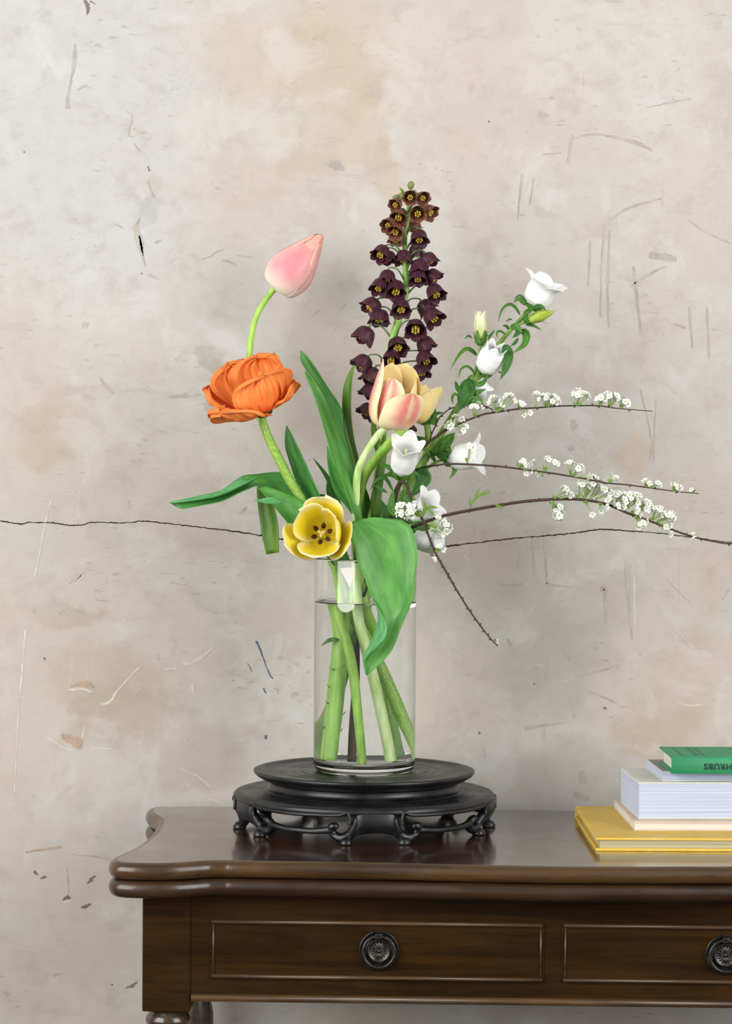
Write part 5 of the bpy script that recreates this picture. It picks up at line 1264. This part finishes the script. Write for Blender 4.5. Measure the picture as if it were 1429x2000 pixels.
bfb = thing('short_bellflower', 'shorter white bellflower stem with bells crowding low on the vase rim', 'flower', (-.02, .02, ZIN))
stem_tube('short_bellflower', m_stem_camp, bfb, 12)
bell(bfb, (832, 822, .062), (826, 764, .068), 42, .3, 1.0, .9, cal=1.5)
bell(bfb, (783, 928, -.02), (797, 858, -.055), 50, .22, 1.0, .2, cal=1.2)
bell(bfb, (792, 1012, -.005), (852, 982, -.03), 46, .75, 1.0, .5)
bell(bfb, (806, 1044, -.005), (864, 1062, -.012), 52, .35, 1.05, .0)
for pts in ([(783, 930, -.02), (792, 962, -.002), (796, 985, .014), (784, 1003, .031)], [(793, 1012, -.005), (785, 1024, .012), (774, 1036, .031)], [(807, 1044, -.005), (780, 1050, .012), (766, 1056, .030)]):
    tube('flower_stalk', ats(pts) + [stem_near('short_bellflower', at(*pts[-1]).z - .004)], [.0026, .0024, .0026], m_stem_camp, bfb, 8, 12)
cl2 = [([(812, 920), (826, 930), (822, 945), (798, 974)], 30, 1, 0), ([(833, 868), (822, 862), (808, 852)], 20, 1, 0), ([(786, 945), (770, 930), (752, 928), (738, 940)], 8, 0, 20), ([(768, 960), (752, 934), (735, 938), (722, 957)], 8, 1, 20),
       ([(776, 928), (758, 912), (738, 905)], 9, 0, 0), ([(770, 1010), (764, 985), (768, 955)], 15, 0, 0), ([(760, 1010), (754, 1000), (756, 985)], 14, 0, 0), ([(756, 962), (744, 955), (731, 948)], 6, 1, 0), ([(838, 818), (852, 808), (866, 806)], 7, 0, 0),
       ([(828, 826), (818, 818), (816, 806)], 14, 0, 0), ([(840, 826), (850, 822), (846, 808)], 12, 0, 0), ([(800, 1036), (815, 1026), (832, 1030), (848, 1022)], 18, 0, 0), ([(808, 1040), (818, 1052), (824, 1066)], 13, 0, 0), ([(796, 1020), (806, 1016), (812, 1026)], 10, 0, 0),
       ([(790, 965), (800, 985), (796, 1008)], 16, 1, 0), ([(776, 1015), (790, 1004), (800, 1016)], 12, 1, 0), ([(786, 1000), (780, 980), (782, 955)], 7, 0, 0), ([(794, 930), (806, 924), (818, 926)], 8, 0, 0), ([(774, 934), (768, 924), (758, 922)], 10, 0, 0), ([(848, 1048), (856, 1050), (862, 1053)], 4, 1, 0)]
for i, (pts, w, dk, tw) in enumerate(cl2):
    blade('leaf', [(x, y, {1: .048, 2: -.004, 6: .006, 8: .056, 9: .056, 10: .052, 16: -.006}.get(i, -.012 - .01 * (i % 3))) for x, y in pts], w, m_cleaf_dk if dk else m_cleaf, bfb, tw, .25, 14, 5, sh_leaf)

# ------------------------------------------------------------------ spirea branches
def floret_mesh():
    vs, fs, mi = [], [], []
    R0 = .0029
    for k in range(5):
        a = 2 * PI * k / 5; o = len(vs)
        for rr, w, z in ((.0006, .0003, 0), (.0017, .00125, .0003), (.0029, .0008, .0009)):
            for s in (-1, 1): vs.append((rr * math.cos(a) - s * w * math.sin(a), rr * math.sin(a) + s * w * math.cos(a), z))
        fs += [(o, o + 1, o + 3, o + 2), (o + 2, o + 3, o + 5, o + 4)]; mi += [0, 0]
    o = len(vs)
    for k in range(6): vs.append((.0009 * math.cos(k * PI / 3), .0009 * math.sin(k * PI / 3), .0004))
    vs.append((0, 0, .0011))
    for k in range(6): fs.append((o + k, o + (k + 1) % 6, o + 6)); mi.append(1)
    me = mesh_of('floret', vs, fs, [m_floret, m_fcentre])
    for p, i in zip(me.polygons, mi): p.material_index = i
    return me
FLO = floret_mesh()
def cluster(parent, x, y, Y, foot, rpx, n, leafy=3, seed=0):
    """dome of florets at (x, y) on stalks that leave the twig at foot (px, py)"""
    rr = random.Random(seed * 31 + int(x))
    c = at(x, y, Y); b = at(foot[0], foot[1], Y); r = rpx * PXM
    out = (c - b)
    out = out.normalized() if out.length > 1e-5 else Vector((0, 0, 1))
    tips = []
    for k in range(int(n * 1.35 + .5)):
        for tr in range(30):
            d = Vector((rr.gauss(0, 1), rr.gauss(0, 1), rr.gauss(0, 1))).normalized()
            if d.dot(out) > -.15: break
        p = c + Vector((d.x * r, d.y * r * .8, d.z * r * .8)) * rr.uniform(.55, 1.0)
        tips.append((p, (d + out * .3 + Vector((0, -.35, .15))).normalized()))
    parts = []
    for p, d in tips:
        parts.append(tube_data([b, (b + p) / 2 + out * .001, p], [.0004, .0003, .0003], 4, 4, False))
    cl_ = obj('flower_cluster', mesh_of('flower_cluster', *merge(*parts), m_fresh_stem), parent)
    for p, d in tips:
        s = rr.uniform(.95, 1.45)
        obj('floret', FLO, cl_, frame_z(p, d, rr.uniform(0, 6)) @ Matrix.Scale(s, 4))
    for k in range(leafy):
        a = rr.uniform(-1, 1); L = rr.uniform(7, 13)
        up = (out + Vector((a, rr.uniform(-.5, .3), rr.uniform(-.3, .5)))).normalized()
        e = b + up * L * PXM
        wv = up.cross(Vector((0, -1, 0))); wv = (wv if wv.length > .1 else up.orthogonal()).normalized() * (2.2 * PXM)
        m1 = b.lerp(e, .55)
        lm = mesh_of('leaf', [b, m1 - wv, m1 + wv, e, m1 + Vector((0, .0006, -.0004))], [(0, 1, 4), (0, 4, 2), (1, 3, 4), (4, 3, 2)], m_fresh, True, [(0.5, 0), (0, .5), (1, .5), (.5, 1), (.5, .5)])
        obj('leaf', lm, cl_)
m_fresh_stem = stem_mat('spirea_stalk', srgb(120, 152, 80), srgb(156, 182, 110))
def twig(parent, pts, radii, n=60, budn=0, seed=0, name='twig', path=None):
    P = path or ats(pts)
    parts = [tube_data(P, radii, 7, n)]
    rr = random.Random(seed); Sp = [Vector(p) for p in spline(P, 200)]
    for k in range(budn):
        i = int(12 + (k + .5 + rr.uniform(-.3, .3)) / budn * 184); i = min(197, i)
        T = (Sp[i + 1] - Sp[i - 1]).normalized(); nn = T.cross(Vector((0, -1, 0))).normalized() * (1 if k % 2 else -1)
        d = (nn + T * .8).normalized()
        parts.append(tube_data([Sp[i], Sp[i] + d * .0016, Sp[i] + d * .0032], [.0007, .0010, .0003], 5, 4))
    return obj(name, mesh_of(name, *merge(*parts), m_twig), parent)
spa = thing('spirea_branch', 'upper arching spirea branch with rows of tiny white blossom, forked near its foot', 'branch', (0, .02, ZIN), 'spirea branches in the vase')
twig(spa, None, STEMS['twig_a'][1], 150, 22, 1, path=STEMS['twig_a'][0])
twig(spa, [(838, 862, YS), (842, 849, YS), (849, 834, YS), (857, 817, YS), (866, 808, YS), (882, 797, YS + .03), (915, 792, YS + .03), (944, 793, YS + .01), (962, 800, YS - .01)], [.0009, .0008, .0007], 40, 8, 2)
def Y_a(x): return YS - .00006 * (x - 760)
for k, (x, y, f0_, r_, n_, lf) in enumerate([(880, 832, (884, 833), 13, 7, 2), (902, 838, (888, 830), 13, 6, 2), (894, 818, (890, 830), 10, 4, 2), (927, 797, (928, 815), 16, 9, 3), (968, 786, (968, 805), 16, 9, 3), (992, 781, (972, 804), 16, 10, 2), (978, 800, (968, 806), 12, 4, 2),
                                           (1018, 792, (1016, 799), 10, 4, 4), (1028, 806, (1020, 799), 9, 3, 1), (1062, 780, (1068, 795), 15, 8, 2), (1078, 782, (1070, 795), 16, 10, 2), (1046, 772, (1048, 796), 7, 3, 1), (1128, 772, (1126, 793), 14, 8, 2), (1142, 775, (1128, 793), 12, 5, 2),
                                           (1176, 781, (1172, 793), 14, 9, 3), (1194, 778, (1192, 796), 17, 12, 3), (1218, 786, (1210, 798), 15, 9, 3)]):
    cluster(spa, x, y, Y_a(x) - .003, f0_, r_, n_, lf, k)
spb = thing('spirea_branch', 'thin middle spirea branch crossing in front of a white bell, sparsely flowered', 'branch', (.01, .02, ZIN), 'spirea branches in the vase')
twig(spb, None, STEMS['twig_b'][1], 150, 18, 3, path=STEMS['twig_b'][0])
for k, (x, y, f0_, r_, n_, lf) in enumerate([(919, 873, (913, 904), 11, 6, 2), (1020, 906, (1012, 914), 13, 7, 4), (1030, 920, (1022, 916), 12, 4, 2), (1044, 904, (1052, 920), 6, 2, 1), (1054, 924, (1058, 922), 7, 3, 2), (1070, 897, (1062, 921), 7, 3, 2), (1084, 905, (1064, 921), 7, 3, 1), (1114, 907, (1112, 929), 10, 5, 3), (1130, 916, (1114, 930), 13, 8, 2),
                                           (1146, 930, (1120, 931), 8, 4, 1), (1192, 930, (1186, 943), 7, 3, 1), (1204, 935, (1188, 943), 6, 3, 1), (1264, 943, (1262, 952), 8, 3, 5), (1284, 946, (1268, 953), 7, 3, 4), (1314, 950, (1312, 959), 9, 4, 4), (1326, 953, (1314, 959), 7, 4, 2), (1352, 958, (1350, 963), 4, 2, 2)]):
    cluster(spb, x, y, Y_b(x) - .002, f0_, r_, n_, lf, 40 + k)
spc = thing('spirea_branch', 'lowest and thickest arching spirea branch with the fullest white blossom', 'branch', (-.008, .0, ZIN), 'spirea branches in the vase')
cv_, cf_ = tube_data(STEMS['twig_c'][0], STEMS['twig_c'][1], 9, 150)
obj('twig', mesh_of('twig', cv_, cf_, m_twig), spc)
twig(spc, [(x, y, Y_c(x)) for x, y in ((850, 1012), (872, 1006), (985, 985), (1050, 977), (1125, 975), (1181, 984), (1228, 1003), (1275, 1020), (1345, 1046), (1406, 1060), (1440, 1064))], [.0012, .0014, .0012, .0008, .0005], 40, 16, 9, 'bud_twig')
for k, (x, y, f0_, r_, n_, lf) in enumerate([(1086, 992, (1074, 978), 12, 9, 4), (1090, 1005, (1076, 980), 14, 11, 0), (1100, 958, (1080, 975), 11, 5, 4), (1110, 966, (1090, 975), 8, 4, 2), (1138, 948, (1128, 974), 14, 8, 4), (1154, 942, (1140, 974), 18, 14, 2), (1172, 950, (1150, 976), 18, 13, 3), (1186, 960, (1160, 978), 12, 6, 2),
                                           (1176, 992, (1168, 982), 12, 5, 2), (1190, 982, (1184, 986), 14, 8, 2), (1212, 974, (1204, 990), 18, 13, 3), (1236, 974, (1218, 996), 20, 16, 3), (1258, 988, (1232, 1003), 17, 13, 2), (1208, 990, (1206, 994), 13, 8, 1), (1252, 1022, (1240, 1007), 14, 9, 2), (1284, 1002, (1272, 1018), 16, 12, 4), (1306, 1010, (1280, 1020), 16, 12, 4),
                                           (1300, 1024, (1286, 1024), 12, 6, 2), (1156, 1003, (1140, 978), 8, 3, 6), (1242, 1000, (1236, 1004), 12, 7, 1), (1306, 1042, (1292, 1028), 6, 3, 2), (1352, 1046, (1350, 1047), 4, 2, 2)]):
    cluster(spc, x, y, Y_c(x) - .003, f0_, r_, int(n_ * 1.25), lf, 80 + k)
for pts, w in (([(917, 994, -.05), (924, 978, -.05), (938, 966, -.05), (957, 954, -.05)], 4), ([(926, 977, -.05), (930, 966, -.05), (938, 952, -.05)], 4), ([(936, 968, -.05), (950, 964, -.05), (958, 957, -.05)], 4), ([(920, 988, -.05), (917, 980, -.05), (918, 972, -.05)], 4), ([(966, 985, -.05), (976, 990, -.05), (986, 989, -.05)], 5)):
    blade('leaf', pts, w, m_fresh, spc, 0, .2, 10, 5, sh_leaf)
spd = thing('spirea_branch', 'bare budded spirea twig hanging down to the right of the vase', 'branch', (.005, .01, ZIN), 'spirea branches in the vase')
twig(spd, None, STEMS['twig_d'][1], 150, 40, 5, path=STEMS['twig_d'][0])
for k, (x, y, f0_, r_, n_, lf) in enumerate([(783, 990, (796, 1000), 11, 8, 4), (784, 1002, (798, 1004), 10, 6, 3), (806, 992, (818, 1004), 15, 11, 2), (816, 1004, (822, 1010), 16, 12, 2), (800, 1004, (816, 1008), 13, 8, 2), (856, 1020, (836, 1024), 15, 11, 2), (868, 1030, (838, 1030), 15, 12, 3), (860, 1042, (842, 1034), 12, 6, 4), (862, 1070, (850, 1078), 8, 5, 6), (966, 1250, (962, 1252), 4, 1, 6)]):
    cluster(spd, x, y, -.078, f0_, r_, n_, lf, 140 + k)
for pts, w in (([(826, 1008, -.08), (830, 990, -.082), (826, 978, -.082)], 7), ([(832, 994, -.082), (842, 990, -.084), (855, 992, -.084)], 6), ([(834, 994, -.082), (842, 1000, -.084), (848, 1008, -.084)], 5), ([(826, 1010, -.08), (820, 1002, -.08), (816, 998, -.08)], 5), ([(806, 972, -.06), (808, 980, -.06), (808, 968, -.062)], 9)):
    blade('leaf', pts, w, m_fresh, spd, 0, .2, 10, 5, sh_leaf)
